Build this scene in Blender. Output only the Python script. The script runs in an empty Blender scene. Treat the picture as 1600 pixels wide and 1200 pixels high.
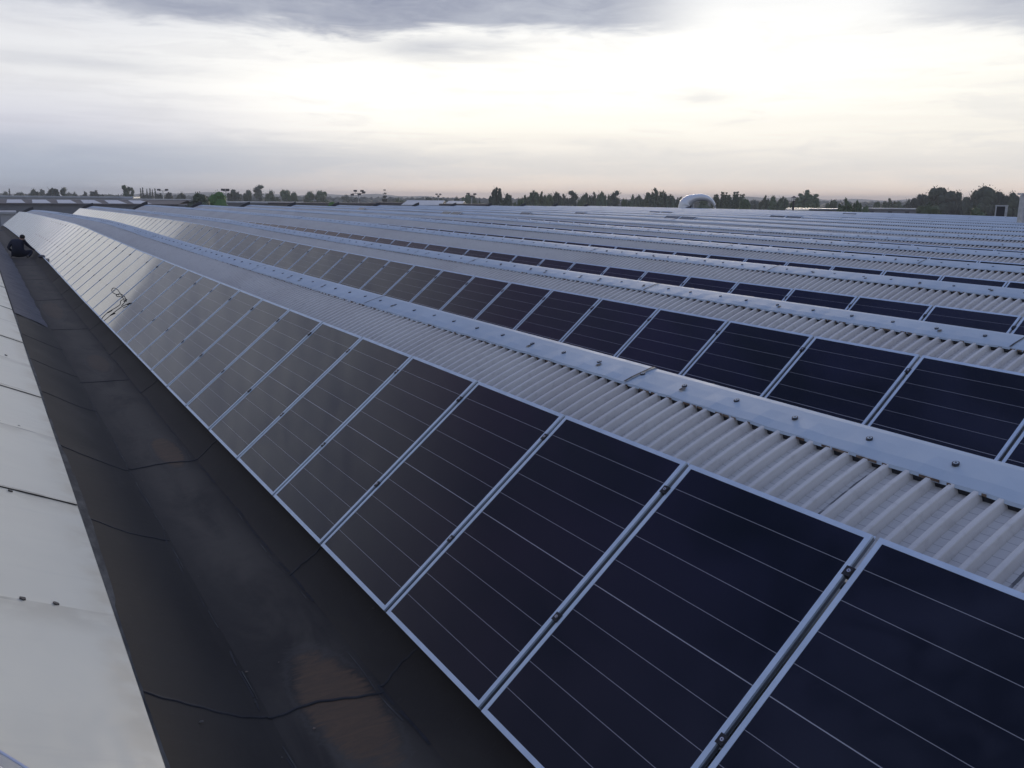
import bpy, bmesh, math, random
import numpy as np
from mathutils import Vector, Matrix
R = math.radians
random.seed(7); np.random.seed(7)
scene = bpy.context.scene
C = scene.collection
D = bpy.data

# ------------------------------------------------------------------ camera
HZ = 9.6                                     # height of the camera above the ground
F_ = Vector((0.5112625, 0.83328234, -0.21035968)); R_ = Vector((0.85327049, -0.52140059, 0.00842029)); U_ = Vector((0.10266518, 0.18379868, 0.9775878))
cam = D.cameras.new('camera'); cam.sensor_width = 36; cam.lens = 1350 / 1600 * 36
cam.clip_start = 0.05; cam.clip_end = 9000
co = D.objects.new('camera', cam); C.objects.link(co)
m3 = Matrix((R_, U_, -F_)).transposed()
co.matrix_world = Matrix.Translation((0, 0, HZ)) @ m3.to_4x4()
scene.camera = co
scene.view_settings.view_transform = 'Standard'; scene.view_settings.look = 'None'
scene.view_settings.exposure = 0; scene.view_settings.gamma = 1

def ray(px, py):
    return (F_ + R_ * ((px - 800) / 1350) + U_ * ((600 - py) / 1350)).normalized()
def far(px, py, dist):
    """a point seen in the direction (px, py) at a horizontal distance; z absolute"""
    d = ray(px, py); t = dist / math.hypot(d.x, d.y)
    return Vector((d.x * t, d.y * t, d.z * t + HZ))

# ------------------------------------------------------------------ sky and sun
SUN_AZ, SUN_EL = 41.0, 8.5
w = D.worlds.new('World'); scene.world = w; w.use_nodes = True
nt = w.node_tree; nt.nodes.clear()
class G:
    """tiny helper that writes node maths"""
    def __init__(s, nt): s.nt = nt
    def n(s, t, **k):
        nd = s.nt.nodes.new(t)
        for a, b in k.items(): setattr(nd, a, b)
        return nd
    def m(s, op, *a, clamp=False):
        nd = s.n('ShaderNodeMath', operation=op); nd.use_clamp = clamp
        for i, v in enumerate(a):
            if isinstance(v, (int, float)): nd.inputs[i].default_value = v
            else: s.nt.links.new(v, nd.inputs[i])
        return nd.outputs[0]
    def sm(s, v, a, b, o0=0., o1=1.):
        nd = s.n('ShaderNodeMapRange', interpolation_type='SMOOTHSTEP'); s.nt.links.new(v, nd.inputs[0])
        for i, x in enumerate((a, b, o0, o1)): nd.inputs[i + 1].default_value = x
        return nd.outputs[0]
    def mix(s, f, a, b, mode='MIX'):
        nd = s.n('ShaderNodeMix', data_type='RGBA', blend_type=mode, clamp_factor=True)
        for i, v in ((0, f), (6, a), (7, b)):
            if isinstance(v, (int, float)): nd.inputs[i].default_value = v
            elif isinstance(v, tuple): nd.inputs[i].default_value = (*v, 1)
            else: s.nt.links.new(v, nd.inputs[i])
        return nd.outputs[2]
    def ramp(s, v, stops, interp='LINEAR'):
        nd = s.n('ShaderNodeValToRGB'); nd.color_ramp.interpolation = interp
        e = nd.color_ramp.elements
        while len(e) < len(stops): e.new(0.5)
        for x, (p, c) in zip(e, stops): x.position = p; x.color = (*c, 1) if len(c) == 3 else c
        s.nt.links.new(v, nd.inputs[0]); return nd.outputs[0]
    def noise(s, vec, scale, detail=3, rough=.5, dist=0.):
        nd = s.n('ShaderNodeTexNoise'); nd.inputs['Scale'].default_value = scale
        nd.inputs['Detail'].default_value = detail; nd.inputs['Roughness'].default_value = rough
        nd.inputs['Distortion'].default_value = dist
        if vec is not None: s.nt.links.new(vec, nd.inputs[0])
        return nd.outputs[0]
    def vec(s, x, y, z):
        nd = s.n('ShaderNodeCombineXYZ')
        for i, v in enumerate((x, y, z)):
            if isinstance(v, (int, float)): nd.inputs[i].default_value = v
            else: s.nt.links.new(v, nd.inputs[i])
        return nd.outputs[0]
    def xyz(s, v):
        nd = s.n('ShaderNodeSeparateXYZ'); s.nt.links.new(v, nd.inputs[0]); return nd.outputs
g = G(nt)
tc = g.n('ShaderNodeTexCoord').outputs['Generated']
X, Y, Z = g.xyz(tc)
az = g.m('MULTIPLY', g.m('ARCTAN2', X, Y), 57.29578)
el = g.m('MULTIPLY', g.m('ARCSINE', Z), 57.29578)
def gauss(a0, sa, e0, se, amp=1.):
    u = g.m('DIVIDE', g.m('SUBTRACT', az, a0), sa); v = g.m('DIVIDE', g.m('SUBTRACT', el, e0), se)
    return g.m('MULTIPLY', g.m('EXPONENT', g.m('MULTIPLY', g.m('ADD', g.m('MULTIPLY', u, u), g.m('MULTIPLY', v, v)), -1.)), amp)
# cloud noises: wisps lie flat, so azimuth is stretched against elevation
cv = g.vec(g.m('MULTIPLY', az, .045), g.m('MULTIPLY', el, .26), 0.)
n1 = g.noise(cv, 1.6, 5, .55, .4)
cv2 = g.vec(g.m('MULTIPLY', az, .03), g.m('MULTIPLY', el, .5), 3.7)
n2 = g.noise(cv2, 2.6, 4, .55, .3)
n3 = g.noise(g.vec(g.m('MULTIPLY', az, .05), g.m('MULTIPLY', el, .06), 9.), 2.2, 5, .6, .5)
elq = g.m('DIVIDE', el, 90., clamp=True)
e_ = lambda d: d / 90.
left = g.ramp(elq, [(0, (.42, .47, .55)), (e_(2), (.43, .475, .58)), (e_(4), (.68, .69, .77)), (e_(7), (.86, .865, .88)), (e_(10.5), (.72, .74, .80)),
                    (e_(14), (.36, .35, .42)), (e_(20), (.33, .295, .36)), (e_(32), (.19, .17, .29)), (e_(50), (.13, .16, .44)), (e_(90), (.34, .46, .86))])
right = g.ramp(elq, [(0, (1.08, .84, .68)), (e_(.9), (1.0, .85, .73)), (e_(2.3), (.90, .85, .79)), (e_(4), (.94, .905, .83)), (e_(7), (.97, .95, .88)), (e_(10.5), (.92, .925, .92)),
                     (e_(14), (.72, .74, .80)), (e_(20), (.60, .65, .80)), (e_(32), (.50, .60, .90)), (e_(50), (.42, .54, .96)), (e_(90), (.34, .46, .86))])
base = g.mix(g.sm(az, 2., 30.), left, right)
# far right and the sky behind the camera turn blue grey again
base = g.mix(g.sm(g.m('ABSOLUTE', g.m('SUBTRACT', az, 38.)), 45., 110.), base, g.ramp(elq, [(0, (.36, .39, .46)), (.1, (.40, .43, .50)), (.3, (.36, .41, .58)), (1, (.34, .46, .86))]))
glow = g.m('ADD', gauss(41, 15, 7.2, 2.8, .20), gauss(20, 9, 6.0, 2.6, .20))
glow = g.m('ADD', glow, gauss(44, 40, 12., 12., .12))
base = g.mix(1., base, g.mix(1., g.vec(glow, glow, glow), (1., .94, .80), 'MULTIPLY'), 'ADD')
edge = g.m('SUBTRACT', el, g.m('MULTIPLY', az, .45))
pale = g.m('MULTIPLY', g.m('MULTIPLY', g.sm(edge, 11.9, 11.2), g.sm(el, 1.5, 5.5)), g.m('MULTIPLY', g.sm(az, 1.6, -.4, 0., .13), g.sm(az, -14., -8.))); base = g.mix(1., base, g.vec(pale, pale, g.m('MULTIPLY', pale, 1.02)), 'ADD')
# streaky modulation of the middle sky
st = g.m('MULTIPLY', g.sm(n2, .40, .66), g.sm(el, 15., 7.))
base = g.mix(g.m('MULTIPLY', st, g.m('ADD', .16, g.m('MULTIPLY', g.sm(az, 36., 8.), .08))), base, g.mix(1., base, (.70, .71, .76), 'MULTIPLY'))
cl4 = g.noise(g.vec(g.m('MULTIPLY', az, .06), g.m('MULTIPLY', el, .34), 12.), 2.6, 7, .62, .7)
base = g.mix(g.m('MULTIPLY', g.m('MULTIPLY', g.sm(cl4, .48, .66), g.sm(el, 13., 9.)), .24), base, (.70, .70, .73))
# the low grey bank above the horizon
n5 = g.noise(g.vec(g.m('MULTIPLY', az, .09), g.m('MULTIPLY', el, .5), 6.3), 2.0, 7, .6, .8)
bank = g.m('MULTIPLY', g.sm(g.m('ADD', el, g.m('ADD', g.m('MULTIPLY', n1, 2.4), g.m('MULTIPLY', n5, 3.0))), 6.6, 4.6), g.sm(el, .2, 1.8))
bank = g.m('MULTIPLY', bank, g.sm(n5, .30, .60, .55, 1.))
base = g.mix(g.m('MULTIPLY', bank, .7), base, g.mix(g.sm(az, 5., 38.), (.47, .52, .615), (.80, .78, .75)))
# dark cloud over the top left and the one at the top right
n4 = g.noise(g.vec(g.m('MULTIPLY', az, .11), g.m('MULTIPLY', el, .55), 1.3), 2.4, 7, .62, .6)
wob = g.m('ADD', g.m('MULTIPLY', g.m('SUBTRACT', n1, .5), 6.), g.m('MULTIPLY', g.m('SUBTRACT', n4, .5), 2.4))
e2 = g.m('ADD', el, wob)
top = g.m('MULTIPLY', g.sm(e2, 9.0, 10.9), g.m('MULTIPLY', g.sm(az, 45., 36.), g.sm(az, -34., -18.)))
top = g.m('MULTIPLY', top, g.sm(g.m('ABSOLUTE', g.m('SUBTRACT', az, 1.)), 1.5, 7., .35, 1.))
refl = g.m('MULTIPLY', g.sm(edge, 11.2, 11.9), g.m('MULTIPLY', g.sm(az, 1.2, -.8), g.sm(az, -34., -18.)))
top = g.m('MAXIMUM', g.m('MULTIPLY', top, g.sm(az, -1.5, 2.5)), refl)
low = g.m('ADD', gauss(27.5, 4.5, 9.0, .65, .75), g.m('ADD', gauss(43.5, 2.2, 6.1, .4, .22), gauss(6., 6., 7.3, .5, .3))); low = g.m('MULTIPLY', low, g.sm(n1, .15, .5))
rt = g.m('MULTIPLY', g.sm(az, 51., 60.), g.sm(g.m('ADD', e2, g.m('MULTIPLY', g.m('SUBTRACT', az, 60.), .15)), 8.0, 10.2))
dark = g.m('MAXIMUM', g.m('MAXIMUM', top, low), g.m('MULTIPLY', rt, .8))
dark = g.m('MULTIPLY', dark, g.sm(el, 34., 20.))
dk = g.ramp(g.m('ADD', g.m('MULTIPLY', n3, .5), g.m('MULTIPLY', n4, .5)), [(.3, (.27, .30, .41)), (.62, (.50, .53, .61))])
base = g.mix(g.m('MULTIPLY', dark, .95), base, dk)
sky = g.n('ShaderNodeTexSky', sky_type='NISHITA', sun_disc=False)
sky.sun_elevation = R(SUN_EL); sky.sun_rotation = R(SUN_AZ)
sky.air_density = 1; sky.dust_density = 1.5
gap = g.m('MULTIPLY', g.sm(n3, .35, .75), g.sm(el, 16., 50.))          # thin breaks in the high cloud show the blue
bgc = g.n('ShaderNodeBackground'); nt.links.new(base, bgc.inputs[0]); bgc.inputs[1].default_value = 1.0
bgs = g.n('ShaderNodeBackground'); nt.links.new(sky.outputs[0], bgs.inputs[0]); bgs.inputs[1].default_value = .1
mx = g.n('ShaderNodeMixShader'); nt.links.new(gap, mx.inputs[0]); nt.links.new(bgc.outputs[0], mx.inputs[1]); nt.links.new(bgs.outputs[0], mx.inputs[2])
out = g.n('ShaderNodeOutputWorld'); nt.links.new(mx.outputs[0], out.inputs[0])
sl = D.lights.new('sun', 'SUN'); sl.energy = 1.5; sl.angle = R(22); sl.color = (1, .86, .66)
so = D.objects.new('sun', sl); C.objects.link(so)
sd = Vector((math.sin(R(SUN_AZ)) * math.cos(R(SUN_EL)), math.cos(R(SUN_AZ)) * math.cos(R(SUN_EL)), math.sin(R(SUN_EL))))
so.rotation_euler = sd.to_track_quat('Z', 'Y').to_euler(); so.location = (0, 0, 60)

# ------------------------------------------------------------------ materials
def mat(name, col=(.5, .5, .5), rough=.6, metal=0., spec=.5):
    m = D.materials.new(name); m.use_nodes = True; b = m.node_tree.nodes['Principled BSDF']
    b.inputs['Base Color'].default_value = (*col, 1); b.inputs['Roughness'].default_value = rough
    b.inputs['Metallic'].default_value = metal; b.inputs['Specular IOR Level'].default_value = spec
    return m, G(m.node_tree), b
def varied(name, c1, c2, scale=3., rough=.6, metal=0., stretch=(1, 1, 1), bump=0., spec=.5, detail=5, coord='Object'):
    m, g, b = mat(name, c1, rough, metal, spec)
    t = g.n('ShaderNodeTexCoord').outputs[coord]
    mp = g.n('ShaderNodeMapping'); mp.inputs['Scale'].default_value = stretch; m.node_tree.links.new(t, mp.inputs[0])
    n = g.noise(mp.outputs[0], scale, detail, .6)
    m.node_tree.links.new(g.mix(g.sm(n, .35, .68), c1, c2), b.inputs['Base Color'])
    if bump:
        bp = g.n('ShaderNodeBump'); bp.inputs['Strength'].default_value = bump; bp.inputs['Distance'].default_value = .02
        m.node_tree.links.new(n, bp.inputs['Height']); m.node_tree.links.new(bp.outputs[0], b.inputs['Normal'])
    return m
M = {}
# glass laminate of the panels: black cells, thin pale lines
m, g, b = mat('panel_glass', (.006, .007, .012), .07); M['glass'] = m
o = g.n('ShaderNodeTexCoord').outputs['Object']; x, y, z = g.xyz(o)
seg = g.m('DIVIDE', x, .1657)
ln = g.m('ABSOLUTE', g.m('SUBTRACT', g.m('FRACT', g.m('ADD', seg, .5)), .5))
lm = g.m('LESS_THAN', ln, .0085)
mid = g.m('LESS_THAN', g.m('ABSOLUTE', g.m('SUBTRACT', x, .8285)), .0022)
lm = g.m('MAXIMUM', g.m('MULTIPLY', lm, .8), mid)
cell = g.m('LESS_THAN', g.m('ABSOLUTE', g.m('SUBTRACT', g.m('FRACT', g.m('ADD', g.m('DIVIDE', y, .0105), .5)), .5)), .04)
cc = g.mix(g.m('MULTIPLY', cell, .1), (.0035, .0045, .014), (.02, .022, .03))
m.node_tree.links.new(g.mix(lm, cc, (.36, .36, .38)), b.inputs['Base Color'])
ob = g.n('ShaderNodeObjectInfo').outputs['Random']
dust = g.noise(o, 2.2, 4, .6)
m.node_tree.links.new(g.m('ADD', g.m('MULTIPLY', g.sm(dust, .4, .8), .03), g.m('ADD', .02, g.m('MULTIPLY', ob, .025))), b.inputs['Roughness'])
b.inputs['IOR'].default_value = 1.5; b.inputs['Specular IOR Level'].default_value = .38
M['alu'] = varied('anodised_aluminium', (.55, .65, .75), (.63, .73, .83), 6, .42, .4)
M['clamp'] = mat('black_clamp', (.012, .012, .015), .5)[0]
M['bolt'] = mat('stainless_bolt', (.6, .6, .62), .3, .9)[0]
M['gap_shade'] = mat('painted_gap_shade', (.02, .022, .03), .7)[0]  # near-black that stands in for shade in the ridge cap gaps
M['rail'] = mat('mill_rail', (.25, .27, .31), .5, .6)[0]
M['cable'] = mat('black_cable', (.012, .012, .014), .5)[0]

# corrugated sheet: weathered blue-grey paint, slightly darker valleys, lap joints
def sheet_mat():
    m, g, b = mat('corrugated_sheet', (.4, .4, .42), .55); L = m.node_tree.links.new
    t = g.n('ShaderNodeTexCoord').outputs['Object']; x, y, z = g.xyz(t)
    nb = g.noise(t, .5, 4, .6); nf = g.noise(t, 14, 4, .6)
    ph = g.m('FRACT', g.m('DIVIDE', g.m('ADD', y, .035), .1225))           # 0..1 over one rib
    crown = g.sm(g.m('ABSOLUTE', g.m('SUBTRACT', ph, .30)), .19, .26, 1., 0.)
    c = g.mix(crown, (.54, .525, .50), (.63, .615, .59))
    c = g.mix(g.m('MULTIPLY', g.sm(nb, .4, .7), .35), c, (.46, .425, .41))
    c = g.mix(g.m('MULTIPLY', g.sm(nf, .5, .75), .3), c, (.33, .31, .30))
    # fine cross lines in the valleys
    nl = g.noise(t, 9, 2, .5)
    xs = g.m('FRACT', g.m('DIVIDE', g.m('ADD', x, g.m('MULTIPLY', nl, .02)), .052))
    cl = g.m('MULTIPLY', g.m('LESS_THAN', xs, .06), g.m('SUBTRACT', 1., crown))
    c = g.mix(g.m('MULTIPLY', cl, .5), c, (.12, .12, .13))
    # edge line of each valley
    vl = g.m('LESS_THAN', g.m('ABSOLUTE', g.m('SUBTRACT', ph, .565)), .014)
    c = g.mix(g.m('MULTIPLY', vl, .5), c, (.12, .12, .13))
    # lap joint every 8 ribs, ragged
    ly = g.m('ABSOLUTE', g.m('SUBTRACT', g.m('FRACT', g.m('ADD', g.m('DIVIDE', g.m('SUBTRACT', g.m('ADD', y, g.m('MULTIPLY', nf, .012)), 2.762), .98), .5)), .5))
    lp = g.m('MULTIPLY', g.m('LESS_THAN', ly, .008), g.sm(g.noise(t, 5, 3, .6), .38, .5))
    c = g.mix(g.m('MULTIPLY', lp, .85), c, (.04, .04, .045))
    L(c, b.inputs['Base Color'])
    bp = g.n('ShaderNodeBump'); bp.inputs['Strength'].default_value = .25; bp.inputs['Distance'].default_value = .01
    L(nf, bp.inputs['Height']); L(bp.outputs[0], b.inputs['Normal'])
    return m
M['sheet'] = sheet_mat()
def cap_mat():
    m, g, b = mat('ridge_cap_metal', (.4, .43, .48), .38, .0, .5); L = m.node_tree.links.new
    t = g.n('ShaderNodeTexCoord').outputs['Object']
    n = g.noise(t, .9, 4, .6); nf = g.noise(t, 7, 5, .65)
    c = g.mix(g.sm(n, .35, .7), (.37, .45, .53), (.43, .51, .585))
    c = g.mix(g.m('MULTIPLY', g.sm(nf, .62, .78), .35), c, (.33, .32, .29))
    L(c, b.inputs['Base Color']); L(g.m('ADD', .42, g.m('MULTIPLY', nf, .25)), b.inputs['Roughness'])
    bp = g.n('ShaderNodeBump'); bp.inputs['Strength'].default_value = .12; bp.inputs['Distance'].default_value = .05
    L(n, bp.inputs['Height']); L(bp.outputs[0], b.inputs['Normal'])
    return m
M['cap'] = cap_mat()
M['rust'] = varied('rusty_edge', (.10, .06, .04), (.22, .17, .13), 12, .8)
M['washer_groove_shade'] = mat('dark_washer_groove_shade', (.025, .03, .045), .5)[0]  # screw washers, and painted groove shade on the ladder
def felt_mat(name, c1, c2, stains=()):
    m, g, b = mat(name, c1, .75, 0, .14); L = m.node_tree.links.new
    t = g.n('ShaderNodeTexCoord').outputs['Object']; x, y, z = g.xyz(t)
    big = g.noise(g.vec(g.m('MULTIPLY', x, 1.6), g.m('MULTIPLY', y, .55), 0.), 1.3, 5, .6, .6)
    fine = g.noise(t, 26, 5, .7)
    scr = g.noise(g.vec(g.m('MULTIPLY', x, 3.), g.m('MULTIPLY', y, 9.), 0.), 2., 5, .65, 1.2)
    c = g.mix(g.sm(big, .35, .72), c1, c2)
    # dust that has settled along the middle of the gutter floor
    fl = g.m('MULTIPLY', g.sm(g.m('ABSOLUTE', g.m('SUBTRACT', x, 1.40)), .06, .42, 1., 0.), g.sm(big, .30, .62))
    c = g.mix(g.m('MULTIPLY', fl, .55), c, (.125, .106, .083))
    c = g.mix(g.m('MULTIPLY', g.sm(scr, .6, .74), .22), c, (.09, .088, .085))
    c = g.mix(g.m('MULTIPLY', g.sm(fine, .5, .8), .25), c, (.05, .05, .052))
    for sx, sy, rx, ry, k in stains:
        u = g.m('DIVIDE', g.m('SUBTRACT', x, sx), rx); v = g.m('DIVIDE', g.m('SUBTRACT', y, sy), ry)
        r2 = g.m('ADD', g.m('ADD', g.m('MULTIPLY', u, u), g.m('MULTIPLY', v, v)), g.m('MULTIPLY', g.m('SUBTRACT', scr, .5), 1.3))
        mk = g.sm(r2, 1.15, .55)
        c = g.mix(g.m('MULTIPLY', mk, k), c, g.mix(g.sm(scr, .3, .7), (.145, .092, .056), (.11, .075, .05)))
        rim = g.m('MULTIPLY', g.sm(r2, 1.6, 1.25), g.sm(r2, 1.05, 1.25))
        c = g.mix(g.m('MULTIPLY', rim, .25), c, (.10, .092, .082))
    L(c, b.inputs['Base Color']); L(g.m('ADD', .5, g.m('MULTIPLY', big, .3)), b.inputs['Roughness'])
    bp = g.n('ShaderNodeBump'); bp.inputs['Strength'].default_value = .35; bp.inputs['Distance'].default_value = .012
    L(g.m('ADD', big, g.m('MULTIPLY', fine, .3)), bp.inputs['Height']); L(bp.outputs[0], b.inputs['Normal'])
    return m
M['felt'] = felt_mat('black_membrane', (.033, .029, .0265), (.047, .042, .037), [(1.44, 4.1, .20, .62, .8), (1.50, 9.45, .13, .62, .7), (1.45, 15.0, .16, .8, .35), (1.3, 22, .2, 1.6, .35)])
M['felt_dark'] = varied('black_membrane_lap', (.008, .008, .011), (.018, .018, .022), 8, .7, bump=.4)
M['felt_pale'] = varied('pale_worn_lap', (.03, .03, .03), (.10, .098, .09), 9, .8, bump=.3, stretch=(1, .4, 1))
M['felt_grey'] = varied('grey_mineral_felt', (.062, .062, .072), (.12, .118, .13), 3.2, .75, bump=.6, stretch=(1, 4, 1))
def white_mat():
    m, g, b = mat('off_white_sheet', (.5, .5, .48), .34, 0, .5); L = m.node_tree.links.new
    t = g.n('ShaderNodeTexCoord').outputs['Object']; x, y, z = g.xyz(t)
    n = g.noise(t, .8, 4, .6); nf = g.noise(g.vec(g.m('MULTIPLY', x, .8), g.m('MULTIPLY', y, 5.), 0.), 1.4, 4, .6)
    c = g.mix(g.sm(n, .35, .7), (.70, .665, .53), (.75, .715, .57))
    c = g.mix(g.m('MULTIPLY', g.sm(nf, .55, .75), .16), c, (.40, .385, .34))
    # dirt runs that gather along laps and screw rows every 2.07 m
    fy = g.m('SUBTRACT', g.m('FRACT', g.m('DIVIDE', g.m('SUBTRACT', y, 2.95), 2.06)), .0)
    dr = g.m('MULTIPLY', g.sm(fy, .80, .985), g.sm(g.noise(t, 3, 3, .6), .3, .6))
    c = g.mix(g.m('MULTIPLY', dr, .5), c, (.40, .36, .27))
    eb_ = g.m('MULTIPLY', g.sm(x, .25, .43), g.sm(g.noise(t, 2.2, 4, .6), .38, .62)); c = g.mix(g.m('MULTIPLY', eb_, .6), c, (.55, .48, .34))
    sl_ = g.m('MULTIPLY', g.m('LESS_THAN', g.m('ABSOLUTE', g.m('SUBTRACT', fy, g.m('ADD', .985, g.m('MULTIPLY', g.noise(t, 6, 3, .6), .02)))), .012), g.sm(g.noise(t, 4, 2, .6), .45, .6)); c = g.mix(g.m('MULTIPLY', sl_, .55), c, (.16, .14, .11))
    L(c, b.inputs['Base Color']); L(g.m('ADD', .26, g.m('MULTIPLY', n, .2)), b.inputs['Roughness'])
    bp = g.n('ShaderNodeBump'); bp.inputs['Strength'].default_value = .2; bp.inputs['Distance'].default_value = .1
    L(n, bp.inputs['Height']); L(bp.outputs[0], b.inputs['Normal'])
    return m
M['white'] = white_mat()
M['dirt'] = varied('lap_dirt', (.05, .045, .04), (.15, .135, .12), 20, .8)
M['northlight'] = varied('cloudy_polycarbonate', (.45, .48, .5), (.55, .57, .58), 2, .3)
M['render'] = varied('grey_render', (.16, .17, .19), (.21, .215, .235), .35, .85)
M['fascia'] = varied('pale_fascia', (.40, .41, .44), (.48, .49, .51), .5, .6)
M['tan'] = varied('beige_cladding', (.25, .235, .21), (.31, .29, .26), .3, .8)
M['tar'] = varied('tar_roof', (.07, .065, .07), (.12, .11, .11), .3, .8)
M['metalroof'] = varied('light_metal_roof', (.36, .39, .43), (.46, .49, .53), .4, .4, .1)
M['skylight'] = mat('milky_rooflight', (.55, .56, .57), .5)[0]
M['darkmetal'] = mat('dark_metal', (.035, .037, .045), .6)[0]
M['galv'] = varied('galvanised_metal', (.38, .40, .43), (.5, .52, .55), 4, .35, .5)
M['ladder'] = mat('ladder_aluminium', (.82, .82, .80), .22, .8)[0]
M['ground'] = varied('scrub_ground', (.045, .05, .03), (.09, .085, .06), .02, .95)
M['hill'] = varied('wooded_hill', (.05, .065, .05), (.07, .08, .06), .01, .95)
M['bark'] = varied('tree_bark', (.06, .05, .04), (.10, .085, .07), 6, .9)
def leaf(name, c1, c2):
    m, g, b = mat(name, c1, .65, 0, .25); L = m.node_tree.links.new
    t = g.n('ShaderNodeTexCoord').outputs['Object']
    n = g.noise(t, .9, 3, .6); o = g.n('ShaderNodeObjectInfo').outputs['Random']
    c = g.mix(g.sm(n, .35, .7), c1, c2)
    hs = g.n('ShaderNodeHueSaturation'); L(c, hs.inputs['Color']); L(g.m('ADD', .8, g.m('MULTIPLY', o, .45)), hs.inputs['Value']); L(g.m('ADD', .485, g.m('MULTIPLY', o, .03)), hs.inputs['Hue'])
    L(hs.outputs[0], b.inputs['Base Color']); return m
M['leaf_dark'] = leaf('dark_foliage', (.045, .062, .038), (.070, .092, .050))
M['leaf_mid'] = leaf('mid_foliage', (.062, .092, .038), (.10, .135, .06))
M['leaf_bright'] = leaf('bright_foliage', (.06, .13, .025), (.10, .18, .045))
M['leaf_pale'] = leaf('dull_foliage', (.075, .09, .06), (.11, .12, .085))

# ------------------------------------------------------------------ mesh helpers
class MB:
    def __init__(s): s.v = []; s.f = []; s.mi = []; s.mats = []
    def mat(s, m):
        if m not in s.mats: s.mats.append(m)
        return s.mats.index(m)
    def add(s, vs, fs, m):
        k = len(s.v); s.v += [tuple(v) for v in vs]; i = s.mat(m)
        for f in fs: s.f.append([a + k for a in f]); s.mi.append(i)
    def box(s, a, b, m, mtx=None):
        (x0, y0, z0), (x1, y1, z1) = a, b
        vs = [Vector(p) for p in ((x0, y0, z0), (x1, y0, z0), (x1, y1, z0), (x0, y1, z0), (x0, y0, z1), (x1, y0, z1), (x1, y1, z1), (x0, y1, z1))]
        if mtx: vs = [mtx @ v for v in vs]
        s.add(vs, [(0, 3, 2, 1), (4, 5, 6, 7), (0, 1, 5, 4), (1, 2, 6, 5), (2, 3, 7, 6), (3, 0, 4, 7)], m)
    def tube(s, pts, r, m, n=8, cap=True):
        pts = [Vector(p) for p in pts]; rs = r if isinstance(r, (list, tuple)) else [r] * len(pts)
        vs = []; up = Vector((0, 0, 1)); 
        for i, p in enumerate(pts):
            t = (pts[min(i + 1, len(pts) - 1)] - pts[max(i - 1, 0)]).normalized()
            a = t.cross(up if abs(t.z) < .95 else Vector((0, 1, 0))).normalized(); b2 = t.cross(a)
            for k in range(n):
                q = 2 * math.pi * k / n; vs.append(p + (a * math.cos(q) + b2 * math.sin(q)) * rs[i])
        fs = [(i * n + k, i * n + (k + 1) % n, (i + 1) * n + (k + 1) % n, (i + 1) * n + k) for i in range(len(pts) - 1) for k in range(n)]
        if cap: fs += [tuple(range(n))[::-1], tuple(range((len(pts) - 1) * n, len(pts) * n))]
        s.add(vs, fs, m)
    def grid(s, fn, nu, nv, m):
        vs = [fn(i, j) for i in range(nu) for j in range(nv)]
        s.add(vs, [(i * nv + j, (i + 1) * nv + j, (i + 1) * nv + j + 1, i * nv + j + 1) for i in range(nu - 1) for j in range(nv - 1)], m)
    def mesh(s, name, smooth=False):
        me = D.meshes.new(name); me.from_pydata(s.v, [], s.f)
        for m in s.mats: me.materials.append(m)
        me.polygons.foreach_set('material_index', s.mi)
        if smooth: me.polygons.foreach_set('use_smooth', [True] * len(s.f))
        me.update(); return me
    def build(s, name, parent=None, smooth=False):
        o = D.objects.new(name, s.mesh(name, smooth)); C.objects.link(o); o.parent = parent; return o
def link(name, me, parent=None):
    o = D.objects.new(name, me); C.objects.link(o); o.parent = parent; return o
def tag(o, label=None, cat=None, group=None, kind=None):
    for k, v in (('label', label), ('category', cat), ('group', group), ('kind', kind)):
        if v: o[k] = v
    return o
def thing(name, label, cat, loc=(0, 0, 0), group=None, rz=0):
    o = D.objects.new(name, None); C.objects.link(o); o.location = loc; o.rotation_euler.z = rz; o.empty_display_size = .2
    return tag(o, label, cat, group)

# ------------------------------------------------------------------ the saw-tooth roof
YK = np.array([-8, 0, 5.77, 11.54, 17.31, 23.08, 34.62, 51.93, 69.24, 92.32])
Z1 = np.array([-.03, 0, .065, .095, .148, .209, .388, .298, .181, -.118])
Z2 = np.array([-.03, 0, .065, .095, .148, .209, .375, .39, .36, .30])
Z3 = np.array([-.03, 0, .065, .095, .148, .209, .36, .42, .44, .45])
def zf(k, y):
    t = Z1 if k <= 1 else Z2 if k == 2 else Z3
    return HZ + float(np.mean(np.interp(y + np.array([-3, -1.5, 0, 1.5, 3]), YK, t)))
NB = 14
X0 = {0: -3.859, 1: 0., 2: 3.859, 3: 7.517, 4: 11.346}
DZ = {1: 0., 2: .055, 3: .106, 4: .122}          # lift of each bay
PZ = {1: 0., 2: .05, 3: .02, 4: .075, 5: .095, 6: .135, 7: .11}   # lift of each row of panels
for k in range(5, NB + 1): X0[k] = 11.346 + 3.83 * (k - 4); DZ[k] = [.13, .138, .138, .136, .14, .137, .14, .14, .137, .14][k - 5]
YE = {0: 84., 1: 84., 2: 77.2, 3: 74.6}
for k in range(4, NB + 1): YE[k] = 73.2
Y0 = -6.
def roof_z(x):
    t = x - 1.95; return -2.59 + .84 * t - .1225 * t * t
factory = thing('factory_building', 'long factory under a sea of blue-grey corrugated saw-tooth roofs carrying solar panels', 'factory', (0, 0, 0))
XS = [1.95, 2.35, 2.8, 3.2, 3.38, 3.5, 3.6, 3.7, 3.8, 3.9, 4.0, 4.12, 4.255]
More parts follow.
